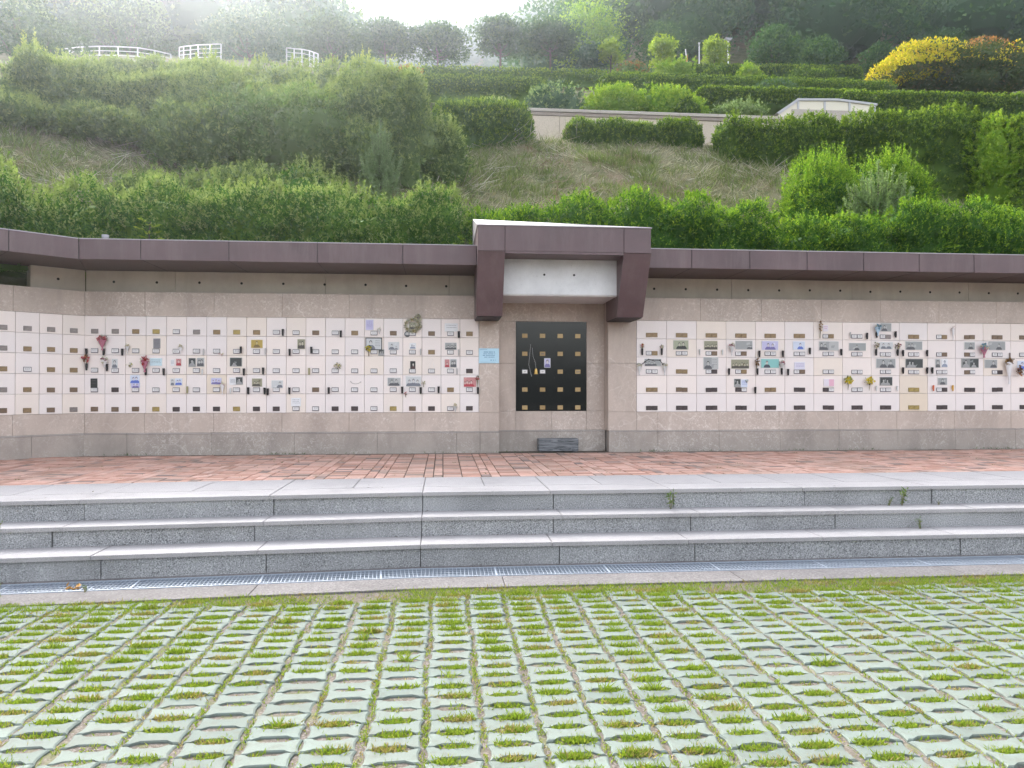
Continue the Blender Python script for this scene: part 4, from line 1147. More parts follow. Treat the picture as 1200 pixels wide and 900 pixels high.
bush(790, 70, 41, 60, 5120, .14, 'bright', 221, 'low mixed bush beneath the young lime trees', group=G3, lumps=.25, shoots=30, sh_h=(.2, .5))
bush(740, 71, 41, 44, 4160, .14, 'greygreen', 222, 'low bush with a rusty edge beneath the young lime trees', group=G3, lumps=.25, tipm='rust', shoots=16, sh_h=(.1, .3))
bush(840, 74, 41, 36, 3520, .14, 'hedge', 223, 'low dark bush between the lime tree and the lamp post', group=G3, lumps=.25)

# golden shrub
Yg = 36.0
Xg = px(1128, Yg); zg = zt(1128, 112, Yg)
lf = Leafy(231); rx = 92 * Yg / F_PX
for q, (dx, dz, sx, sz) in enumerate(((-.55, .42, .46, .46), (-.12, .62, .52, .44), (.38, .66, .5, .46), (.8, .48, .5, .5), (.1, .28, .8, .42), (-.5, .2, .42, .3))):
    lf.seed = 231 + q
    c = (Xg + dx * rx, Yg + .3 * (q % 3), zg + dz * 2.5); rad = (sx * rx, 1.7, sz * 2.3)
    lf.shell(c, rad, 3200, .17, .5, .25, mi=1, upb=.3, lower=-.9)
    lf.shell(np.array(c) + ((-.16 if q < 2 else -.05) * rx, -.1, .10), np.array(rad) * 1.0, (3000 if q in (0, 5) else 1700 if q in (1,) else 1000), .16, .5, .25, depth=.12, upb=.5, lower=(-.2 if q in (0, 5) else .35), core=False, mi=(2 if q == 2 else 0))
lf.build('golden_shrub', [FM['gold'], FM['golddark'], FM['rust']], label='large rounded shrub turning golden yellow and orange above the broad hedge', cat='shrub')

# trees at the top of the terraces
def ptree(name, pxx, ytop, ybase, wpx, Y, fm, seed, label, **k):
    X = px(pxx, Y); zb = ter(X, Y); zb = min(zb, zt(pxx, ybase, Y))
    h = zt(pxx, ytop, Y) - zb
    return tree(name, X, Y, zb, h, wpx * Y / F_PX, fm, seed, label, **k)
G4 = 'round dark trees along the terrace'
ptree('round_tree', 586, 20, 79, 72, 52, 'tree', 301, 'round dark tree with a forked bare trunk against the far ridge', group=G4, trunk=.28, n=6000, L=.24, nl=12, flat=.42)
ptree('round_tree', 645, 26, 82, 78, 50, 'tree', 302, 'dark tree with a single straight trunk beside the far ridge', group=G4, trunk=.34, n=6000, L=.24, nl=12, flat=.42)
ptree('round_tree', 513, 28, 78, 74, 52, 'tree', 303, 'wide dark tree above the rusty orange shrub', group=G4, trunk=.22, n=6000, L=.24, nl=12, flat=.42)
ptree('round_tree', 452, 24, 78, 76, 52, 'tree', 304, 'dark tree next to the gap in the hills', group=G4, trunk=.2, n=6000, L=.24, nl=12, flat=.42)
ptree('round_tree', 388, 24, 80, 90, 50, 'tree', 305, 'broad hazy tree beside the sloping white railing', group=G4, trunk=.2, n=6000, L=.24, nl=12, flat=.42)
ptree('lime_tree', 716, 46, 80, 32, 46, 'lime', 311, 'small lime tree beside the dark pine', group='young lime trees', trunk=.35, n=1700, L=.2, nl=7)
ptree('lime_tree', 776, 40, 80, 36, 45, 'lime', 312, 'bushy yellow lime tree beside the orange post', group='young lime trees', trunk=.2, n=2000, L=.2, nl=8)
ptree('lime_tree', 838, 42, 80, 36, 45, 'lime', 313, 'yellow lime tree beside the lamp post', group='young lime trees', trunk=.25, n=1900, L=.2, nl=8)
ptree('round_tree', 906, 32, 84, 72, 47, 'forest', 321, 'pale round tree beyond the lamp post', trunk=.15, n=4600, nl=11, flat=.8)
ptree('round_tree', 775, 26, 84, 78, 58, 'forest', 322, 'large hazy grey tree behind the yellow lime tree', trunk=.15, n=4600, nl=11, flat=.8)
ptree('round_tree', 960, 46, 84, 66, 49, 'forest', 323, 'low round tree between the pale round tree and the golden shrub', trunk=.12, n=3800, nl=9, flat=.7)
ptree('round_tree', 1032, 50, 86, 50, 49, 'forest', 324, 'small round tree touching the golden shrub', trunk=.12, n=3200, nl=8, flat=.7)
ptree('round_tree', 1110, 34, 84, 90, 58, 'forest', 325, 'wide dull tree rising behind the golden shrub', trunk=.12, n=4400, nl=10, flat=.7)
ptree('round_tree', 690, 2, 84, 96, 62, 'bright', 326, 'tall yellow green tree at the edge of the wooded hill', trunk=.14, n=6000, nl=14, flat=.9, L=.26)
ptree('pine_tree', 692, 50, 82, 42, 47, 'juniper', 331, 'small dark pine between the straight trunk tree and the lime tree', trunk=.1, n=2600, nl=9, flat=.35)
ptree('pine_tree', 292, 16, 84, 108, 46, 'juniper', 332, 'layered pine with flat boughs between the white railings', trunk=.12, n=6000, nl=14, flat=.28)
ptree('round_tree', 30, 6, 110, 150, 40, 'tree', 333, 'hazy tree in the glare at the sunlit end', trunk=.15, n=6000, nl=13, flat=.7)
ptree('round_tree', 150, 6, 90, 130, 60, 'tree', 334, 'hazy tree straight behind the curved white railing', trunk=.15, n=5500, nl=13, flat=.7, L=.26)

# ------------------------------------------------------------------ white railings, posts and lamp
M['white_paint'] = mat('white painted steel', (.78, .78, .78), .4)
def railing(pts, label, nrails=4):
    """pts: list of (x, y of base, Y)"""
    root = empty('railing', (0, 0, 0), label=label, cat='railing', group='white railings')
    W3 = [np.array((px(x, Y), Y, zt(x, y, Y))) for x, y, Y in pts]
    H = 1.0
    rails = MB()
    for k in range(nrails):
        rails.tube([tuple(p + (0, 0, H * (1 - k * .24))) for p in W3], .030 if k == 0 else .018, 6)
    for p in W3:
        m = MB(); m.tube([(0, 0, -.7), (0, 0, H)], .036, 7)
        m.build('post', M['white_paint'], root).location = tuple(p)
    rails.build('rails', M['white_paint'], root)
railing([(70, 77, 46), (80, 76, 44.5), (95, 75, 43.4), (115, 74.5, 42.8), (137, 75, 42.6), (160, 76, 43), (180, 79, 43.6), (199, 83, 44.6)], 'curved white railing arching over the brightest part of the bank')
railing([(209, 74, 46), (214, 73.5, 45), (222, 73, 44.4), (231, 72, 44), (245, 71.5, 44), (258, 71, 44)], 'short white railing between the curved one and the layered pine')
railing([(335, 75, 45), (344, 76, 44.5), (353, 77, 44), (362, 79, 43.5), (367, 81, 43), (372, 83, 42.6)], 'sloping white railing descending from the layered pine')
lp = empty('street_lamp', (px(854, 60), 60, zt(854, 78, 60)), label='white street lamp with a flat head in front of the wooded hill', cat='street lamp')
m = MB(); m.tube([(0, 0, -1), (0, 0, 2.2)], [.075, .055], 8); m.build('pole', M['white_paint'], lp)
m = MB(); m.prism([(-.28, 2.34), (.28, 2.34), (.14, 2.2), (-.14, 2.2)], 'y', -.2, .2); m.box(-.3, .3, -.22, .22, 2.343, 2.38); m.build('lamp_head', M['grey_frame'], lp)
op = empty('marker_post', (px(805, 56), 56, zt(805, 78, 56)), label='orange marker post with a white arm beside a lime tree', cat='post')
m = MB(); m.tube([(0, 0, -1), (.02, 0, .95)], .085, 8); m.build('post', mat('orange paint', (.55, .14, .05), .5), op)
m = MB(); m.prism([(-.16, 1.35), (-.08, 1.36), (.0, .7), (-.08, .68)], 'y', -.14, -.1); m.build('arm', M['white_paint'], op)
wp = empty('white_post', (px(820, 58), 58, zt(820, 78, 58)), label='thin white post in the trees by the street lamp', cat='post')
m = MB(); m.tube([(0, 0, -1), (0, 0, 1.9)], .05, 7); m.box(-.07, .07, -.05, .05, 1.9, 1.98); m.build('post', M['white_paint'], wp)
mp = MB(); mp.tube([(px(493.5, 21.5), 21.5, zt(493, 126, 21.5)), (px(493.5, 21.5), 21.5, zt(493, 111, 21.5))], .05, 8); mp.build('marker_stake', M['white_paint'], label='short white stake at the end of the overgrown hedge', cat='stake')
vp = MB(); vp.tube([(px(134.5, 12.35), 12.0, FTOP - .03), (px(134.5, 12.35), 12.0, FTOP + .17)], .04, 8); vp.tube([(px(134.5, 12.35), 12.0, FTOP + .16), (px(134.5, 12.35), 12.0, FTOP + .2)], .055, 8)
vp.build('vent_pipe', M['grey_frame'], label='stubby grey vent pipe on the canopy roof', cat='vent pipe')

# ------------------------------------------------------------------ the woods
def woods():
    r = np.random.default_rng(77)
    prot = []
    for k in range(5):                                    # five crowns, then placed many times inside one mass
        lf = Leafy(400 + k)
        for q in range(9):
            a = q * 2.4; f = q / 9
            c = (math.cos(a) * .30 * (1 - f * .5), math.sin(a) * .30 * (1 - f * .5), .30 + .52 * f)
            lf.seed = 400 + k * 10 + q
            lf.shell(c, (.27, .27, .20), 210, .046, .62, .35, depth=.22, upb=.2, lower=-.5, core=False)
        lf.core(np.array((0, 0, .5)), np.array((.5, .5, .42)), .25, .3, -.9, k0=.62, nu=12, nv=7)
        prot.append((np.concatenate(lf.V), np.concatenate(lf.Q)))
    Vs, Qs, n = [], [], 0
    def put(X, Y, s, hs, sub=None):
        nonlocal n
        V, Q = prot[int(r.integers(5))]
        if sub:
            pass
        an = r.uniform(0, 6.3); ca, sa = math.cos(an), math.sin(an)
        P = V * (s, s, hs)
        P = np.c_[P[:, 0] * ca - P[:, 1] * sa + X, P[:, 0] * sa + P[:, 1] * ca + Y, P[:, 2] + ter(X, Y) - .06 * hs]
        Vs.append(P); Qs.append(Q + n); n += len(P)
    c = 0
    for _ in range(9000):
        if c > 370: break
        Y = r.uniform(62, 128); a = r.uniform(-.98, 1.05); X = a * Y
        if -.14 < a < .145: continue
        if math.hypot(X - px(905, 90), (Y - 90) * .3) < 3: continue
        s = r.uniform(6, 12.5); put(X, Y, s, s * r.uniform(.8, 1.1)); c += 1
    a_ = link('woods', np_mesh('woods', np.concatenate(Vs), [np.concatenate(Qs)], FM['forest']), kind='stuff', label='hazy green woods covering the hills behind the terraces', cat='woods')
    Vs, Qs, n = [], [], 0
    for _ in range(620):
        Y = r.uniform(140, 212); a = r.uniform(-.24, .32); s = r.uniform(6.5, 11)
        put(a * Y, Y, s, s * r.uniform(.7, .95))
    link('ridge_woods', np_mesh('ridge_woods', np.concatenate(Vs), [np.concatenate(Qs)], FM['forest']), kind='stuff', label='blue hazy woods on the far ridge under the bright sky', cat='woods')
woods()
# ================================================================== things hung on the niche doors
ZOOM = {1: (0, 340, 4.0), 2: (280, 340, 4.0), 3: (540, 240, 3.0), 4: (730, 340, 4.284), 5: (960, 340, 4.2875)}
YD = YW - .0065
def zp(z, x, y, Y=YD):
    ox, oy, s = ZOOM[z]; return at(ox + x / s, oy + y / s, Y)
ORD = ['first', 'second', 'third', 'fourth', 'fifth', 'sixth', 'seventh', 'eighth', 'ninth', 'tenth', 'eleventh', 'twelfth', 'thirteenth', 'fourteenth', 'fifteenth']
ROWN = ['top row', 'second row', 'middle row', 'fourth row', 'bottom row']
def spot(X, Z, side=False):
    r = min(4, max(0, int((ROWZ + 5 * ROWH - Z) / ROWH)))
    if X < 1.0:
        f = (X - XW) / .307; c = int(math.floor(f)); f -= c
        if c < 0: return f'{ROWN[r]} of angled wall' + (f', {ORD[-1 - c]} column from bend')
        sd = ('bend side' if f < .5 else 'doorway side')
        s = f'{ROWN[r]}, {ORD[c]} small column from bend' if c < 10 else f'{ROWN[r]}, {ORD[19 - c]} small column from doorway'
    else:
        f = (X - QX) / QW; c = int(math.floor(f)); f -= c
        sd = ('doorway side' if f < .5 else 'far side')
        s = f'{ROWN[r]}, {ORD[c]} wide column from doorway'
    return s + (f', {sd}' if side else '')
def simple(name, c, rough=.6, tr=0):
    m = NT(name, rough, spec=.3)
    isl = m.island(); m.color(m.ramp(isl, [(0, tuple(x * .7 for x in c)), (1, tuple(min(1, x * 1.15) for x in c))]))
    return m.m
PM = {}
def pm(c, rough=.35):
    k = tuple(round(x, 3) for x in c)
    if k not in PM: PM[k] = mat('print tone', k, rough)
    return PM[k]
TONE = {  # border, background, second background, hair, skin, cloth
    'bw': [(.62, .61, .60), (.30, .31, .31), (.42, .42, .42), (.03, .03, .03), (.46, .45, .44), (.09, .09, .10)],
    'bwlight': [(.66, .66, .66), (.52, .53, .54), (.60, .61, .62), (.06, .06, .07), (.55, .53, .52), (.16, .17, .20)],
    'bwdark': [(.40, .40, .39), (.045, .05, .05), (.20, .21, .21), (.015, .015, .015), (.42, .41, .40), (.30, .30, .30)],
    'sepia': [(.42, .40, .30), (.27, .26, .18), (.17, .15, .09), (.03, .028, .02), (.48, .44, .34), (.07, .06, .05)],
    'olive': [(.46, .46, .40), (.33, .35, .25), (.33, .35, .25), (.02, .022, .02), (.50, .46, .38), (.03, .032, .03)],
    'gold': [(.50, .40, .14), (.42, .30, .07), (.46, .34, .10), (.08, .05, .02), (.52, .42, .20), (.18, .12, .04)],
    'lilac': [(.66, .66, .70), (.48, .46, .66), (.60, .60, .74), (.04, .04, .06), (.60, .54, .56), (.16, .14, .34)],
    'blue': [(.68, .70, .76), (.55, .60, .72), (.68, .70, .76), (.03, .04, .12), (.62, .58, .62), (.10, .16, .50)],
    'turq': [(.45, .55, .52), (.22, .48, .46), (.36, .54, .50), (.03, .03, .03), (.58, .48, .42), (.05, .06, .08)],
    'colour': [(.70, .68, .68), (.62, .64, .72), (.68, .62, .60), (.04, .035, .03), (.60, .44, .36), (.30, .05, .06)],
    'purple': [(.66, .64, .70), (.62, .60, .70), (.62, .60, .70), (.20, .12, .34), (.42, .32, .50), (.22, .14, .36)],
    'pink': [(.72, .68, .70), (.68, .62, .68), (.70, .40, .50), (.45, .08, .18), (.68, .50, .52), (.55, .12, .24)],
    'red': [(.70, .64, .62), (.50, .22, .22), (.58, .30, .28), (.12, .04, .04), (.64, .46, .42), (.40, .05, .07)],
    'black': [(.03, .03, .03), (.02, .02, .02), (.03, .03, .03), (.01, .01, .01), (.55, .50, .46), (.07, .03, .03)],
    'grey': [(.26, .25, .27), (.20, .19, .21), (.20, .19, .21), (.11, .105, .115), (.15, .145, .155), (.13, .125, .135)],
    'white': [(.74, .74, .75), (.70, .70, .72), (.74, .74, .75), (.12, .13, .16), (.40, .42, .46), (.25, .28, .36)],
    'sky': [(.62, .70, .74), (.52, .66, .72), (.60, .72, .74), (.30, .40, .46), (.46, .56, .60), (.30, .44, .50)],
}
def photo(z, xc, yc, w, h, tone, people, look, split=0, frame=None, text=0, cat='photo', Y=YD, rowtext=None):
    """a printed picture: card, two-tone print, head and shoulders figures, lines of writing"""
    X0, Z0 = zp(z, xc - w / 2, yc + h / 2, Y); X1, Z1 = zp(z, xc + w / 2, yc - h / 2, Y)
    W_, H_ = X1 - X0, Z1 - Z0; X, Z = (X0 + X1) / 2, (Z0 + Z1) / 2
    t = TONE[tone]; r = random.Random(int(xc * 31 + yc))
    mats = [pm(frame or t[0])] + [pm(c) for c in t[1:]] + [M['ink']]
    m = MB(); b = .007 if not frame else .014
    m.box(-W_ / 2, W_ / 2, -.009, 0, -H_ / 2, H_ / 2, 0, .002)
    if frame: m.box(-W_ / 2 + b, W_ / 2 - b, -.0095, -.008, -H_ / 2 + b, H_ / 2 - b, 1)
    y = -.0098
    xa, xb, za, zb = -W_ / 2 + b, W_ / 2 - b, -H_ / 2 + b, H_ / 2 - b
    m.add([(xa, y, za), (xb, y, za), (xb, y, zb), (xa, y, zb)], [(0, 1, 2, 3)], 1)
    if split:
        xs_ = xa + (xb - xa) * abs(split); p, q = (xa, xs_) if split < 0 else (xs_, xb)
        m.add([(p, y - .0003, za), (q, y - .0003, za), (q, y - .0003, zb), (p, y - .0003, zb)], [(0, 1, 2, 3)], 2)
    # tonal patches of scenery
    for k in range(3 if people else 0):
        px_ = r.uniform(xa, xb - W_ * .25); pz = r.uniform(za, zb - H_ * .3)
        m.add([(px_, y - .0005 - k * .0001, pz), (px_ + W_ * r.uniform(.1, .25), y - .0005 - k * .0001, pz), (px_ + W_ * .2, y - .0005 - k * .0001, pz + H_ * .3), (px_ + .004, y - .0005 - k * .0001, pz + H_ * r.uniform(.1, .3))], [(0, 1, 2, 3)], 2 if k % 2 else 1)
    for q, (fx, fs) in enumerate(people):
        cx = xa + (xb - xa) * fx; hh = (zb - za) * fs; yy = y - .0010 - .0006 * q
        wsh = min(hh * .46, W_ * .46)
        n = 12
        sh = [(cx + wsh * math.cos(a), za + hh * .46 * math.sin(a)) for a in np.linspace(0, math.pi, n)]
        sh = [(min(max(p, xa), xb), q_) for p, q_ in sh]
        m.add([(p, yy, q_) for p, q_ in sh], [tuple(range(n))], 5)
        m.add([(cx - hh * .06, yy - .0001, za + hh * .40), (cx + hh * .06, yy - .0001, za + hh * .40), (cx + hh * .06, yy - .0001, za + hh * .62), (cx - hh * .06, yy - .0001, za + hh * .62)], [(0, 1, 2, 3)], 4)
        m.disc(cx, za + hh * .72, hh * .155, hh * .205, yy - .0002, 14, 3)
        m.disc(cx, za + hh * .66, hh * .12, hh * .165, yy - .0003, 14, 4)
        for s_ in (-1, 1): m.box(cx + s_ * hh * .05 - hh * .02, cx + s_ * hh * .05 + hh * .02, yy - .0006, yy - .0004, za + hh * .67, za + hh * .69, 3)
    for k in range(text):
        x0, x1 = (xa + (xb - xa) * (.12 if not people else .6), xb - (xb - xa) * .08)
        zz = zb - (zb - za) * (.2 + .62 * k / max(1, text)); xx = x0
        while xx < x1 - .006:
            l = r.uniform(.006, .02); m.box(xx, min(xx + l, x1), y - .0009, y - .0005, zz - .0028, zz + .0028, 5 if tone in ('lilac', 'purple', 'blue', 'pink') else 6); xx += l + .006
    nm = 'memorial_photo' if cat == 'photo' else cat.replace(' ', '_')
    o = m.build(nm, mats, label=look + ', ' + (rowtext or spot(X, Z)), cat=cat, group='memorial photos and cards')
    o.location = (X, Y, Z)
    return o
one, two = [(.5, .95)], [(.33, .85), (.68, .9)]
three = [(.22, .75), (.5, .85), (.78, .75)]
crowd = [(.1, .6), (.27, .72), (.44, .6), (.6, .74), (.76, .62), (.91, .7)]
# wall with small doors
photo(1, 735, 250, 33, 46, 'grey', [], 'plain grey memorial card', text=4, cat='card')
photo(1, 538, 344, 28, 44, 'bwlight', one, 'black and white portrait of a dark haired person')
photo(1, 731, 337, 58, 36, 'sky', [], 'pale blue letter card', text=3, cat='card')
photo(1, 809, 340, 18, 30, 'white', [], 'narrow white card of blue writing', text=3, cat='card')
photo(1, 838, 338, 28, 36, 'red', one, 'small photo in red and black')
photo(1, 901, 339, 34, 42, 'bwdark', one, 'dark portrait of a smiling person')
photo(1, 940, 338, 36, 42, 'bw', two, 'black and white photo of people outdoors')
photo(1, 1106, 337, 58, 42, 'bwdark', [(.3, .5), (.42, .5)], 'dark landscape photo with small figures')
photo(1, 441, 436, 32, 44, 'black', [], 'black memorial tablet standing upright', text=2, cat='tablet')
photo(1, 633, 418, 46, 40, 'blue', two, 'bright blue photo of people, upper of a pair')
photo(1, 636, 446, 44, 26, 'lilac', two, 'lilac photo strip of people, lower of a pair')
photo(1, 809, 431, 20, 34, 'bwlight', one, 'small photo of a person in dark clothes')
photo(1, 838, 430, 34, 34, 'blue', two, 'pale blue photo of people beside a portrait')
photo(1, 1014, 427, 50, 32, 'lilac', three, 'bluish group photo above a beige door')
photo(1, 1092, 427, 32, 34, 'white', [], 'white card of writing beside a dark portrait', text=4, cat='card')
photo(1, 1122, 425, 34, 36, 'bwdark', one, 'dark portrait beside a white card')
photo(2, 84, 252, 54, 38, 'gold', one, 'gold tinted portrait plaque')
photo(2, 292, 253, 36, 46, 'sepia', two, 'upright brown photo of two people')
photo(2, 612, 163, 38, 50, 'lilac', [], 'pale lilac card of writing', text=5, cat='card')
photo(2, 995, 175, 62, 38, 'white', [], 'white card above the plate', text=2, cat='card')
photo(2, 632, 252, 78, 58, 'bwlight', [(.3, .9)], 'large black framed photo with writing', frame=(.03, .03, .035), text=4)
photo(2, 667, 293, 28, 30, 'bwdark', two, 'tiny dark photo leaning below a black frame')
photo(2, 725, 262, 52, 38, 'bwlight', [(.32, .85), (.75, .5)], 'pale black and white photo of a person')
photo(2, 815, 262, 30, 28, 'white', [(.35, .85), (.7, .7)], 'small white photo of two people')
photo(2, 993, 263, 56, 34, 'bw', crowd, 'black and white group photo')
photo(2, 815, 352, 24, 38, 'black', [(.6, .9)], 'narrow dark portrait')
photo(2, 976, 343, 26, 40, 'red', [(.5, .7)], 'dark red photo beside a grey one')
photo(2, 1005, 343, 32, 40, 'bw', two, 'grey photo beside a dark red one')
photo(2, 85, 433, 48, 38, 'sepia', crowd[1:4], 'sepia photo of three people')
photo(2, 180, 441, 54, 36, 'bwlight', [(.75, .95)], 'pale photo of a person at one edge', text=0)
photo(2, 727, 430, 62, 40, 'bw', two, 'black and white photo of a couple', split=.5)
photo(2, 818, 428, 72, 48, 'bwlight', three, 'large pale photo of standing people')
photo(2, 268, 525, 46, 40, 'white', [], 'white letter with blue drawing on a bottom door', text=3, cat='card')
photo(2, 1083, 431, 62, 48, 'red', crowd[:4], 'reddish group photo in a white border')
photo(2, 815, 168, 36, 34, 'sepia', two, 'small photo in the middle of the white wreath')
# wall with wide doors
photo(4, 291, 275, 76, 46, 'olive', [(.38, .85), (.66, .92)], 'olive toned photo of a couple')
photo(4, 441, 277, 68, 44, 'sepia', crowd, 'sepia photo of a group by a house')
photo(4, 607, 276, 88, 44, 'bw', [(.8, .6), (.9, .55)], 'wide pale grey landscape photo', split=.0)
photo(4, 738, 278, 84, 46, 'lilac', [(.38, .85), (.66, .8)], 'lilac photo of a couple')
photo(4, 883, 278, 60, 42, 'blue', [(.62, .9)], 'blue photo of a person in blue')
photo(4, 150, 363, 86, 38, 'bw', crowd[:4], 'grey photo under a wire garland')
photo(4, 441, 367, 76, 62, 'bw', [(.3, .75)], 'large square grey photo with a figure', split=.55, text=3)
photo(4, 588, 371, 90, 46, 'sepia', crowd, 'wide sepia group photo')
photo(4, 738, 368, 92, 46, 'turq', [(.32, .9)], 'turquoise photo of a person')
photo(4, 886, 380, 54, 38, 'purple', [], 'white card of purple writing', text=3, cat='card')
photo(4, 574, 466, 34, 42, 'bwdark', one, 'dark portrait beside a pale card')
photo(4, 608, 468, 34, 40, 'blue', [], 'pale blue card beside a dark portrait', text=3, cat='card')
photo(5, 32, 192, 26, 32, 'pink', [], 'small pink card beside dried wheat', text=2, cat='card')
photo(5, 48, 280, 100, 46, 'bw', [(.12, .9), (.3, .8)], 'wide dark photo with a plain grey half', split=.5)
photo(5, 192, 285, 86, 40, 'bw', [(.45, .85)], 'grey photo of a person outdoors')
photo(5, 335, 187, 56, 42, 'bw', [(.35, .85)], 'grey portrait behind a blue bouquet')
photo(5, 335, 279, 70, 36, 'bwlight', [(.3, .95), (.7, .95)], 'white photo of two portraits')
photo(5, 475, 279, 86, 44, 'bw', [(.2, .8), (.38, .85)], 'grey photo of a couple at one side')
photo(5, 755, 280, 54, 38, 'bw', [(.6, .9)], 'small grey portrait with scenery')
photo(5, 892, 280, 86, 44, 'bw', [(.62, .85)], 'wide grey photo of a seated person')
photo(5, 334, 368, 98, 48, 'bw', [(.36, .95), (.76, .9)], 'wide photo of two elderly portraits')
photo(5, 477, 368, 88, 46, 'bwdark', [(.22, .85), (.4, .8)], 'dark photo of a pale couple')
photo(5, 595, 368, 26, 44, 'bw', one, 'narrow grey portrait beside a white one')
photo(5, 629, 367, 32, 42, 'white', one, 'white portrait beside a narrow grey one')
photo(5, 757, 367, 88, 46, 'bwdark', [(.25, .95), (.72, .7)], 'dark double photo with a pale face', split=-.5)
photo(5, 862, 370, 64, 44, 'bw', [(.7, .95)], 'grey photo of a person in a suit')
photo(5, 1018, 378, 48, 46, 'blue', one, 'bright blue portrait')
photo(5, 48, 465, 54, 38, 'pink', [], 'white card with pink drawing', text=0, split=.5, cat='card')
photo(5, 335, 458, 64, 44, 'bwdark', [(.28, .85), (.6, .8)], 'dark photo of two people')
photo(5, 618, 458, 48, 38, 'bw', one, 'small grey portrait between orange holders')
photo(3, 304, 556, 22, 33, 'lilac', one, 'small white and blue photo card stuck on the black panel', Y=YW + .272, rowtext='above the plates')

# ------------------------------------------------------------------ tube vases
def lathe(mb, prof, seg=10, mi=0, c=(0, 0)):
    n = len(prof)
    vs = [(c[0] + r * math.cos(2 * math.pi * k / seg), c[1] + r * math.sin(2 * math.pi * k / seg), z) for r, z in prof for k in range(seg)]
    fs = [(i * seg + k, i * seg + (k + 1) % seg, (i + 1) * seg + (k + 1) % seg, (i + 1) * seg + k) for i in range(n - 1) for k in range(seg)]
    fs.append(tuple(range(seg))[::-1]); mb.add(vs, fs, mi)
VM = {'black': [mat('black anodised vase', (.018, .017, .019), .35, .3)], 'silver': [mat('brushed steel vase', (.45, .44, .44), .35, .7)], 'tan': [mat('olive brass vase', (.32, .30, .16), .45, .2)],
      'white': [mat('frosted vase', (.62, .63, .62), .4)], 'orange': [mat('orange glass holder', (.62, .14, .05), .3)], 'yellow': [mat('amber glass holder', (.62, .34, .05), .3)]}
def vase_mesh(kind, h, r):
    m = MB()
    lathe(m, [(r * .72, -h / 2), (r * .80, -h / 2 + .004), (r, h / 2 - .006), (r * 1.08, h / 2 - .005), (r * 1.08, h / 2), (r * .86, h / 2), (r * .7, -h / 2 + .02)], 12)
    m.box(-.006, .006, r * .7, r + .012, -.02, .03)
    return m.mesh('tube_vase', VM[kind], False)
VMESH = {k: vase_mesh(k, h, r) for k, (h, r) in {'black': (.108, .0185), 'silver': (.10, .010), 'tan': (.108, .0155), 'white': (.09, .013), 'orange': (.10, .014), 'yellow': (.10, .014)}.items()}
VNAME = {'black': 'black tube vase', 'silver': 'thin silver tube vase', 'tan': 'olive brass tube vase', 'white': 'frosted pale tube vase', 'orange': 'orange glass holder', 'yellow': 'amber glass holder'}
VCOUNT = {}
def vase(z, x, y, kind='black', extra=''):
    X, Z = zp(z, x, y); r = {'black': .0185, 'silver': .010}.get(kind, .0145)
    lab = VNAME[kind] + extra + ', ' + spot(X, Z, True)
    if lab in VCOUNT: lab = lab.replace(VNAME[kind], 'outer ' + VNAME[kind])
    VCOUNT[lab] = 1
    o = link('tube_vase', VMESH[kind], loc=(X, YD - r - .012, Z), label=lab, cat='vase', group='tube vases on the niche doors')
    return X, Z
for x, y in [(408, 290), (489, 290), (576, 291), (1131, 281), (409, 360), (505, 363), (686, 383), (770, 383), (1145, 384), (95, 379), (1166, 472)]: vase(1, x, y)
for x, y in [(955, 290)]: vase(1, x, y, 'silver')
vase(1, 880, 467, 'tan'); vase(1, 1082, 472, 'white'); vase(1, 950, 384, 'white')
for x, y in [(207, 199), (478, 206), (1030, 209), (239, 292), (340, 282), (115, 379), (25, 383), (45, 471), (122, 473), (137, 476), (238, 472), (422, 471), (766, 468), (852, 471), (936, 467), (1120, 471)]: vase(2, x, y)
vase(2, 125, 287, 'silver'); vase(2, 852, 290, 'silver'); vase(2, 1030, 293, 'silver'); vase(2, 1022, 381, 'silver'); vase(2, 330, 381, 'tan')
for x, y in [(95, 310), (193, 310), (682, 320), (800, 320), (935, 306), (530, 409), (672, 409), (794, 408), (826, 412), (661, 502)]: vase(4, x, y)
vase(4, 384, 312, 'silver'); vase(4, 498, 312, 'white')
for x, y in [(237, 231), (285, 224), (380, 223), (107, 312), (282, 313), (390, 314), (417, 317), (538, 317), (417, 404), (538, 404), (564, 404)]: vase(5, x, y)
vase(5, 155, 226, 'silver'); vase(5, 284, 494, 'white'); vase(5, 388, 494, 'white'); vase(5, 570, 492, 'orange'); vase(5, 667, 492, 'yellow')

# ------------------------------------------------------------------ flowers
FLM = {k: foliage(k + ' petal', tuple(x * .85 for x in c), c, tuple(min(.85, x * 1.2) for x in c), .45, 0) for k, c in {'white': (.72, .70, .68), 'pink': (.68, .30, .36), 'rose': (.60, .15, .20), 'red': (.52, .05, .055), 'yellow': (.82, .66, .04), 'lemon': (.62, .62, .20),
       'blue': (.24, .44, .66), 'brown': (.24, .14, .09), 'straw': (.36, .22, .10), 'orange': (.55, .22, .08), 'mauve': (.40, .16, .26), 'cream': (.66, .60, .46)}.items()}
FLM['leaf'] = simple('dull leaf', (.08, .13, .04)); FLM['wrap_white'] = simple('white wrapping paper', (.70, .68, .69)); FLM['wrap_pink'] = simple('dusty pink wrapping', (.42, .16, .22)); FLM['stem'] = simple('dry stem', (.20, .17, .09))
FLM['wrap_clear'] = simple('pale cellophane wrap', (.56, .55, .55), .25); FLM['wrap_blue'] = simple('pale blue wrap', (.42, .56, .68)); FLM['ribbon'] = simple('white ribbon', (.74, .72, .72))
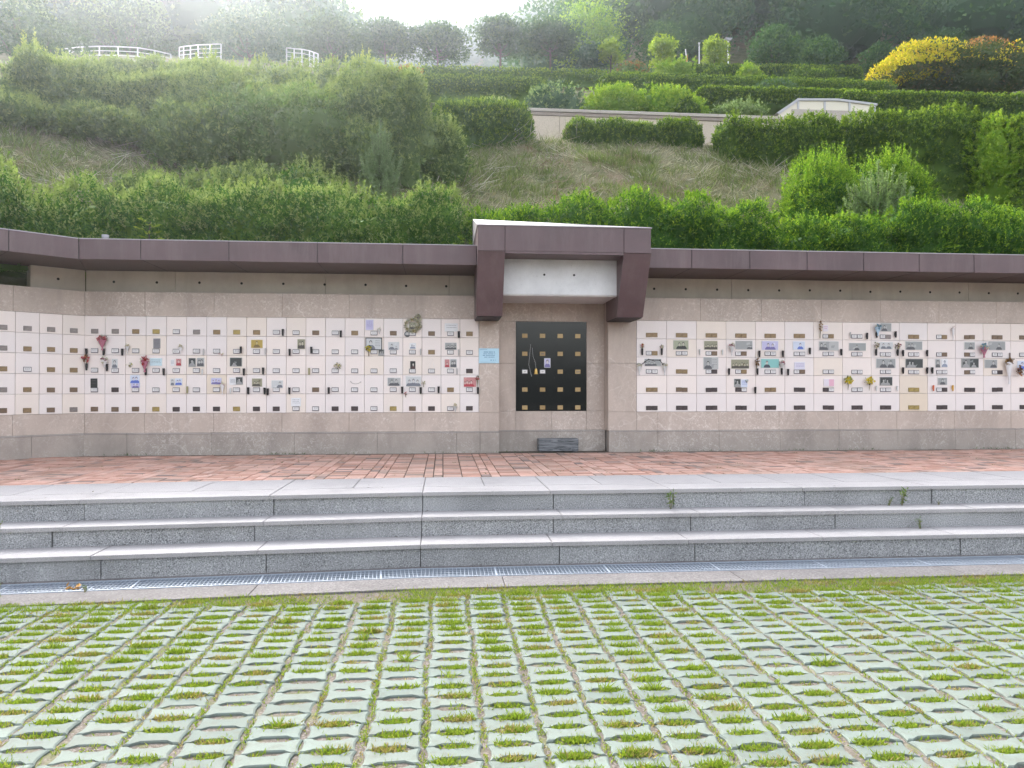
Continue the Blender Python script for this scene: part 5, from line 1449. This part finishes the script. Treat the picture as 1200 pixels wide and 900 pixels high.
def bouquet(z, x, y, r_zoom, cols, look, wrap=None, tail=0, seed=0, nb=13, leaf=True, name='bouquet', squash=(1, 1), where=None, cat='flowers'):
    """blossoms of small petals in a ball, green leaves, stems or a paper cone below"""
    X, Z = zp(z, x, y); s = ZOOM[z][2]; d = math.hypot(X, YD) / s / F_PX; r = r_zoom * d; tl = tail * d
    root = empty(name, (X, YD - max(.03, r * .75), Z), label=look + ', ' + (where or spot(X, Z)), cat=cat, group='flowers on the niche doors')
    rg = np.random.default_rng(seed + int(x * 7 + y)); lf = Leafy(seed + int(x))
    mats = [FLM[c] for c in cols] + [FLM['leaf']]
    for b in range(nb):
        an = b * 2.4; rr = r * math.sqrt((b + .5) / nb) * .82
        c = np.array((rr * math.cos(an) * squash[0], -abs(rg.normal(0, r * .25)) + r * .1, rr * math.sin(an) * squash[1]))
        pr_ = r * rg.uniform(.26, .40)
        k = int(rg.integers(len(cols)))
        dd = unit(rg.normal(size=(16, 3)) + (0, -.8, .2))
        lf.leaves(c + dd * pr_ * .15, dd, pr_ * rg.uniform(.7, 1.1, 16), pr_ * .7, .15, mi=k, up=(0, -1.3, .5))
    lf.build('blossoms', mats, root)
    if leaf:
        l2 = Leafy(seed + 5); dd = unit(rg.normal(size=(18, 3)) * (1, .3, 1)); l2.leaves(dd * r * .55 + (0, r * .45, 0), dd, r * .62, r * .2); l2.build('leaves', FLM['leaf'], root)
    if tl:
        m = MB()
        if wrap:
            seg = 10; ring0 = [(r * .88 * math.cos(2 * math.pi * k / seg) * squash[0], r * .5 * math.sin(2 * math.pi * k / seg), -r * .1 + .18 * r * math.cos(2 * math.pi * k * 3 / seg)) for k in range(seg)]
            ring1 = [(r * .12 * math.cos(2 * math.pi * k / seg), r * .12 * math.sin(2 * math.pi * k / seg), -tl * .8) for k in range(seg)]
            ring2 = [(r * .26 * math.cos(2 * math.pi * k / seg), r * .2 * math.sin(2 * math.pi * k / seg), -tl) for k in range(seg)]
            m.add(ring0 + ring1 + ring2, [(i * seg + k, i * seg + (k + 1) % seg, (i + 1) * seg + (k + 1) % seg, (i + 1) * seg + k) for i in (0, 1) for k in range(seg)])
            m.build('wrapping', FLM[wrap], root)
        else:
            for k in range(4): m.tube([(rg.normal(0, r * .2), 0, 0), (rg.normal(0, r * .06), r * .3, -tl)], .0025, 5)
            m.build('stems', FLM['stem'], root)
    return root
bouquet(1, 486, 230, 20, ['pink', 'white', 'rose', 'pink'], 'heart shaped pink rose bouquet', 'wrap_pink', 46, nb=18, squash=(1.1, .8))
bouquet(1, 601, 262, 11, ['white', 'cream'], 'small white posy in clear wrap', 'wrap_clear', 30, nb=7, leaf=False)
bouquet(1, 849, 266, 11, ['white', 'cream'], 'small white posy in pale paper', 'wrap_white', 30, nb=7, leaf=False)
bouquet(1, 408, 322, 17, ['brown', 'orange', 'rose'], 'dried reddish brown flowers standing in a black vase', None, 30, nb=12, leaf=False)
bouquet(1, 497, 328, 18, ['white', 'white', 'mauve'], 'white paper bouquet above a black vase', 'wrap_white', 28, nb=10, leaf=False)
bouquet(1, 684, 329, 20, ['rose', 'red', 'white'], 'round red and white bouquet', 'wrap_pink', 50, nb=16, leaf=False)
bouquet(1, 612, 350, 9, ['lemon', 'cream'], 'tiny pale yellow sprig', None, 12, nb=5, squash=(2.2, .6))
bouquet(1, 1045, 440, 12, ['pink', 'white'], 'small pink and white flower doll', 'wrap_white', 46, nb=8, leaf=False)
bouquet(1, 1042, 300, 9, ['pink', 'cream'], 'little pale pink flower lying across the plate', None, 10, nb=5, leaf=False, squash=(1.6, .7))
bouquet(2, 658, 182, 10, ['white', 'cream'], 'single white flower hanging beside a lilac card', 'wrap_clear', 24, nb=5, leaf=False)
bouquet(2, 609, 274, 16, ['lemon', 'yellow', 'cream'], 'yellow flowers over the corner of a black frame', None, 36, nb=11)
bouquet(2, 465, 354, 16, ['lemon', 'cream'], 'pale yellow sprig above the plate', None, 10, nb=7, squash=(1.3, .6))
bouquet(2, 866, 434, 11, ['white', 'cream'], 'small white flower beside a large photo', None, 20, nb=6, leaf=False)
bouquet(2, 782, 484, 10, ['red', 'brown'], 'dark red flower fallen below a black vase', None, 18, nb=6, leaf=False, squash=(.7, 1.2))
bouquet(2, 1117, 412, 11, ['red', 'rose', 'brown'], 'dark red flowers beside the reddish photo', None, 50, nb=8)
bouquet(2, 1014, 543, 13, ['white', 'cream'], 'silvery white flower hanging on a bottom door', 'wrap_clear', 26, nb=7, leaf=False)
bouquet(4, 96, 280, 12, ['orange', 'rose', 'brown'], 'thin orange dried flowers in a black vase', None, 24, nb=7, squash=(.7, 1.1))
bouquet(4, 193, 285, 11, ['brown', 'cream', 'rose'], 'thin pale dried flowers in a black vase', None, 22, nb=7)
bouquet(4, 543, 280, 17, ['rose', 'white', 'mauve'], 'crimson and white bouquet in clear wrap', 'wrap_clear', 46, nb=12, leaf=False)
bouquet(4, 80, 380, 14, ['white', 'white', 'cream'], 'clear wrapped white bouquet, doorway side', 'wrap_clear', 46, nb=9)
bouquet(4, 207, 380, 14, ['white', 'white', 'cream'], 'clear wrapped white bouquet, far side', 'wrap_clear', 46, nb=9)
bouquet(4, 668, 362, 17, ['brown', 'straw', 'brown'], 'dried brown flowers in a black vase', None, 40, nb=12, leaf=False, squash=(.8, 1.2))
bouquet(4, 796, 366, 14, ['mauve', 'rose', 'white'], 'mauve bouquet at the edge of the turquoise photo', 'wrap_clear', 40, nb=9)
bouquet(4, 620, 456, 8, ['white', 'blue'], 'tiny white and blue flower on a pale card', None, 10, nb=5)
bouquet(4, 988, 182, 12, ['straw', 'brown', 'straw'], 'upright sheaf of dried wheat', None, 56, nb=15, leaf=False, squash=(.8, 2.6), name='dried_sheaf')
bouquet(5, 288, 186, 17, ['blue', 'blue', 'white'], 'pale blue wrapped bouquet standing in a black vase', 'wrap_blue', 40, nb=11, leaf=False)
bouquet(5, 668, 192, 9, ['brown', 'mauve'], 'single dried flower with a white ribbon', 'wrap_white', 52, nb=6, leaf=False, squash=(.8, 1.6))
bouquet(5, 284, 276, 14, ['cream', 'brown', 'white'], 'pale dried bunch in vase, doorway side', None, 30, nb=9)
bouquet(5, 390, 280, 14, ['cream', 'brown', 'mauve'], 'pale dried bunch in vase, far side', None, 30, nb=9)
bouquet(5, 817, 288, 20, ['blue', 'blue', 'white'], 'round light blue bouquet with pink tails', 'wrap_pink', 44, nb=16, leaf=False)
bouquet(5, 140, 452, 20, ['yellow', 'yellow', 'lemon'], 'bright yellow flowers in tube, doorway side', None, 46, nb=14)
bouquet(5, 245, 455, 20, ['yellow', 'yellow', 'lemon'], 'bright yellow flowers in tube, far side', None, 46, nb=14)
bouquet(5, 942, 362, 19, ['brown', 'straw', 'brown'], 'dried brown bunch tied to a wooden cross', 'wrap_white', 92, nb=13, leaf=False)
bouquet(5, 993, 405, 18, ['straw', 'brown', 'orange'], 'drooping dried garland beside the wooden cross', None, 0, nb=14, leaf=False, squash=(.7, 1.6))

def flower_wreath(z, x, y, rz):
    X, Z = zp(z, x, y); d = math.hypot(X, YD) / ZOOM[z][2] / F_PX; r = rz * d
    root = empty('flower_wreath', (X, YD - .03, Z), label='white flower wreath around a small photo, top row, fourth small column from doorway', cat='wreath', group='flowers on the niche doors')
    lf = Leafy(71); rg = np.random.default_rng(8)
    def blossom(cx, cz, s, mi):
        dd = unit(rg.normal(size=(20, 3)) + (0, -.8, 0)); lf.leaves(np.array((cx, 0, cz)) + dd * s * .1, dd, s * rg.uniform(.7, 1.1, 20), s * .65, .15, mi=mi, up=(0, -1.3, .5))
    for k in range(18):
        a = k * 2 * math.pi / 18; blossom(r * math.cos(a), r * .85 * math.sin(a), r * .33, k % 3 == 2)
    for k in range(9):
        a = k * .7; blossom(r * .75 + r * .30 * math.cos(a), r * 1.05 + r * .38 * math.sin(a), r * .32, 0)
    for k in range(6): blossom(r * .8 + rg.normal(0, r * .2), -r * .5 + rg.normal(0, r * .3), r * .30, 1 if k % 2 else 0)
    lf.build('blossoms', [FLM['white'], FLM['cream']], root)
    l2 = Leafy(72); a = rg.uniform(0, 6.3, 60); P = np.c_[r * np.cos(a), np.zeros(60), r * .85 * np.sin(a)]
    l2.leaves(P, rg.normal(size=(60, 3)) + P * 8, .05, .016); l2.build('leaves', simple('grey leaf', (.30, .33, .27)), root)
flower_wreath(2, 815, 165, 32)
def medallion(z, x, y, rz, look):
    X, Z = zp(z, x, y); r = rz * math.hypot(X, YD) / ZOOM[z][2] / F_PX
    m = MB(); n = 20
    pr = [(math.cos(2 * math.pi * k / n), math.sin(2 * math.pi * k / n)) for k in range(n)]
    m.prism([(a * r, b * r) for a, b in pr], 'y', -.012, 0, 0); m.disc(0, 0, r * .74, r * .74, -.0125, n, 1); m.disc(0, r * .05, r * .34, r * .45, -.0130, 14, 2); m.disc(0, -r * .45, r * .5, r * .25, -.0128, 14, 0)
    o = m.build('medallion', [pm((.05, .05, .055)), pm((.30, .30, .31)), pm((.48, .46, .45))], label=look + ', ' + spot(X, Z), cat='medallion', group='round memorial medallions'); o.location = (X, YD, Z)
medallion(2, 789, 206, 14, 'small round dark portrait below the wreath')
medallion(1, 172, 376, 10, 'small round dark disc beside white plate')

# wire garlands, hooks, cross, sign, slab, brass bell
def wire(z, pts, look, col='plate_frame', rad=.0022, name='wire_garland', cat='wire', beads=None):
    W3 = [zp(z, x, y) for x, y in pts]; m = MB()
    m.tube([(a, YD - .008, b) for a, b in W3], rad, 5)
    for a, b in (W3[::beads] if beads else [W3[0], W3[-1]]): m.tube([(a, YD - .02, b), (a, YD + .002, b)], rad * 2.2, 6)
    m.build(name, M[col], label=look + ', ' + spot(*W3[len(W3) // 2]), cat=cat, group='small wires and hooks on doors')
wire(2, [(524, 428), (532, 437), (545, 440), (560, 438), (572, 430)], 'thin sagging wire hung between two hooks')
wire(2, [(893, 362), (896, 345), (906, 322), (913, 345), (915, 362)], 'thin pale hanging loop above a plate', 'white_paint')
wire(4, [(88, 378), (110, 360), (128, 348), (150, 352), (185, 352), (200, 372)], 'twisted dark wire garland over a grey photo', 'seam', .006, beads=1)
X, Z = zp(5, 956, 350)
cr = empty('wooden_cross', (X, YD - .004, Z), label='small grey wooden cross with dried flowers, twelfth wide column from doorway', cat='cross')
m = MB(); m.box(-.011, .011, -.016, 0, -.16, .12, 0, .002); m.build('upright', simple('grey wood', (.24, .20, .18)), cr)
m = MB(); m.box(-.075, .075, -.0305, -.0165, .0, .022, 0, .002); m.build('crossbar', simple('grey wood bar', (.26, .22, .19)), cr)
X, Z = zp(3, 99, 531, YW)
sg = empty('notice_sign', (X, YW, Z), label='pale blue notice sign on the marble pillar beside the doorway', cat='sign')
m = MB(); m.box(-.165, .165, -.012, -.001, -.122, .122, 0, .003); m.build('board', mat('pale blue sign board', (.42, .62, .74), .35), sg)
m = MB(); r = random.Random(4)
for k, (zz, a, b) in enumerate(((.062, -.085, .095), (.032, -.09, .10), (.006, -.10, .09), (-.022, -.075, .085), (-.07, .02, .11))):
    x = a
    while x < b:
        l = r.uniform(.008, .016); h = .0055 if k else .008
        m.box(x, x + l, -.0136, -.0119, zz - h, zz + h); m.box(x + l * .3, x + l * .45, -.0136, -.0119, zz - h * 1.4, zz + h * 1.4 + .0004); x += l + (.006 if r.random() < .7 else .018)
m.box(-.15, -.03, -.0136, -.0119, .098, .103); m.box(-.15, .11, -.0136, -.0119, -.104, -.1015)
m.build('lettering', mat('navy sign print', (.10, .22, .36), .5), sg)
# weathered slab
m = MB(); rr = np.random.default_rng(6)
Xa, Xb = 1.565, 2.225
m.box(Xa, Xb, YW - .02, YW + .20, ZP - .003, ZP + .205, 0, .008)
m.box(Xa + .01, Xa + .03, YW - .06, YW - .021, ZP - .003, ZP + .02); m.box(Xb - .1, Xb - .03, YW - .05, YW - .021, ZP - .003, ZP + .03)
_n = NT('weathered grey slab', .8); _c = _n.ramp(_n.noise(5, 7, .7, 1.2, _n.scale((.5, 1, 4))), [(.38, (.035, .038, .04)), (.5, (.15, .155, .165)), (.68, (.26, .265, .28))]); _n.color(_c).bump(_n.noise(30, 5), .4, .01)
m.build('stone_slab', _n.m, label='weathered dark grey stone slab standing below the black panel', cat='stone slab')
X, Z = zp(3, 264, 586, YW + .27)
bl = empty('hanging_ornament', (X, YW + .262, Z), label='small golden bell ornament hanging between the white plates on black panel', cat='ornament')
m = MB(); lathe(m, [(.006, .05), (.02, .045), (.028, .01), (.030, -.03), (.036, -.045), (.02, -.046)], 12); m.build('bell', mat('yellow brass', (.62, .40, .12), .3, .6), bl)
m = MB(); m.tube([(0, .004, .05), (-.008, .006, .14), (-.05, .006, .26), (-.06, .006, .40)], .0014, 5); m.build('cord', M['white_paint'], bl)
X, Z = zp(3, 243, 520, YW + .27); m = MB(); m.tube([(X + .012, YW + .269, Z + .14), (X, YW + .268, Z), (X - .02, YW + .269, Z - .2), (X + .03, YW + .269, Z - .40)], .0015, 5)
m.build('hanging_string', M['white_paint'], label='thin white string hanging down the black panel', cat='string')

# ------------------------------------------------------------------ weeds rooted in joints of the steps
def weed(x, y, z, h, seed, look, fm='greygreen', n=46):
    lf = Leafy(seed); r = lf.r
    root = empty('weed', (x, y, z), label=look, cat='weed', group='weeds on the steps')
    m = MB()
    for k in range(5):
        d = np.array((r.normal(0, .3), r.normal(-.1, .2), 1.)); m.tube([(0, 0, -.02), tuple(d * h * .5), tuple(d * h * .9 + (r.normal(0, .01), 0, 0))], [.003, .002, .001], 4)
        t = r.random(n // 5); lf.leaves(d * (h * t)[:, None], r.normal(0, 1, (n // 5, 3)) + (0, 0, .7), h * r.uniform(.18, .34, n // 5), h * .085)
    m.build('stems', FLM['stem'], root); lf.build('leaves', FM[fm], root)
def wpos(pxx, pyy, Y): X, Z = at(pxx, pyy, Y); return X, Z
for k, (pxx, Y, z, h, look) in enumerate(((785, 7.47, .388, .17, 'leafy weed in a joint of the top riser, middle of the steps'), (1055, 7.46, .388, .17, 'upright weed at the top riser near the frame edge'),
        (1040, 7.46, .388, .08, 'low bushy weed beside the upright weed of the top riser'), (1077, 7.12, .208, .10, 'weed in a joint of the middle riser'),
        (20, 7.15, .388, .07, 'small weed at the foot of the top riser, sunlit end'), (18, 6.26, .0, .15, 'spindly weed at the grate beside the bottom riser'), (115, 6.40, .0, .06, 'low weed cluster at the grate'),
        (1098, 7.47, .388, .04, 'flat moss like weed under the top riser'))):
    X = px(pxx, Y); weed(X, Y - .02 + bend(X), z, h, 600 + k, look)
lf = Leafy(650); r = lf.r; X = px(78, 6.2); lf.leaves(np.c_[X + r.normal(0, .03, 14), 6.50 + bend(X) + r.normal(0, .025, 14), np.full(14, .018)], r.normal(0, 1, (14, 3)) * (1, 1, .3), .05, .025)
lf.build('fallen_leaves', simple('orange dead leaf', (.42, .22, .05)), label='few orange dead leaves caught on the drain grate', cat='leaves')
# weeds and moss line where the walls meet the bricks
lf = Leafy(660); r = lf.r; n = 900
X = r.uniform(-5.4, 11, n); k = np.sin(X * 2.1) + np.sin(X * 5.3 + 2) + r.normal(0, .7, n) > .9
X = X[k]; lf.leaves(np.c_[X, 12.185 + r.normal(0, .012, len(X)), np.full(len(X), ZP - .01)], np.c_[r.normal(0, .6, len(X)), r.normal(-.4, .4, len(X)), np.full(len(X), .8)], r.uniform(.015, .05, len(X)), .01)
X = r.uniform(-5.5, 10, 260); Y_ = r.uniform(8.9, 12.1, 260); lf.leaves(np.repeat(np.c_[X, Y_, np.full(260, ZP - .012)], 4, 0) + r.normal(0, .012, (1040, 3)) * (1, 1, 0), np.c_[r.normal(0, .8, (1040, 2)), np.full(1040, .6)], r.uniform(.012, .03, 1040), .008)
lf.build('wall_foot_weeds', FM['hedge'], kind='stuff', label='tiny weeds along the wall foot and in the brick joints', cat='weeds')

# dry leaf flakes and grit blown into the corners of the steps, the kerb and the wall foot
lf = Leafy(670); r = lf.r
P = []
for y0, z0, n in ((7.175, .208, 260), (7.505, .388, 260), (6.79, .006, 200), (6.40, .006, 160), (12.17, ZP - .002, 420), (8.2, ZP, 60), (7.9, .579, 40)):
    x = r.uniform(-6, 8.5, n * 3); k = np.sin(x * 1.7 + y0) + np.sin(x * 4.9 + y0 * 3) + r.normal(0, .6, n * 3) > .8; x = x[k][:n]
    sp = .018 if y0 < 7.8 or y0 > 9 else .5
    P.append(np.c_[x, y0 + np.array([bend(a) for a in x]) * (y0 < 9) - np.abs(r.normal(0, sp, len(x))), np.full(len(x), z0 + .003)])
P = np.concatenate(P)
lf.leaves(P, r.normal(0, 1, P.shape) * (1, 1, .15), r.uniform(.006, .03, len(P)), r.uniform(.005, .014, len(P)), .1, up=(0, 0, 2))
lf.build('leaf_litter', simple('dark dry leaf flake', (.085, .06, .04)), kind='stuff', label='dark leaf flakes and grit caught in the corners of the steps', cat='leaf litter')
# ================================================================== air
mb = MB(); mb.box(-265, 275, -25, 285, -1.2, 128)
hz = bpy.data.materials.new('thin sunlit haze'); hz.use_nodes = True
ht = hz.node_tree; ht.nodes.clear()
pv = ht.nodes.new('ShaderNodeVolumePrincipled'); mo = ht.nodes.new('ShaderNodeOutputMaterial')
pv.inputs['Color'].default_value = (.82, .90, 1.0, 1)
pv.inputs['Density'].default_value = .0011
pv.inputs['Anisotropy'].default_value = .88
ht.links.new(pv.outputs[0], mo.inputs['Volume'])
mb.build('haze', hz, kind='stuff', label='thin pale sunlit haze', cat='haze')
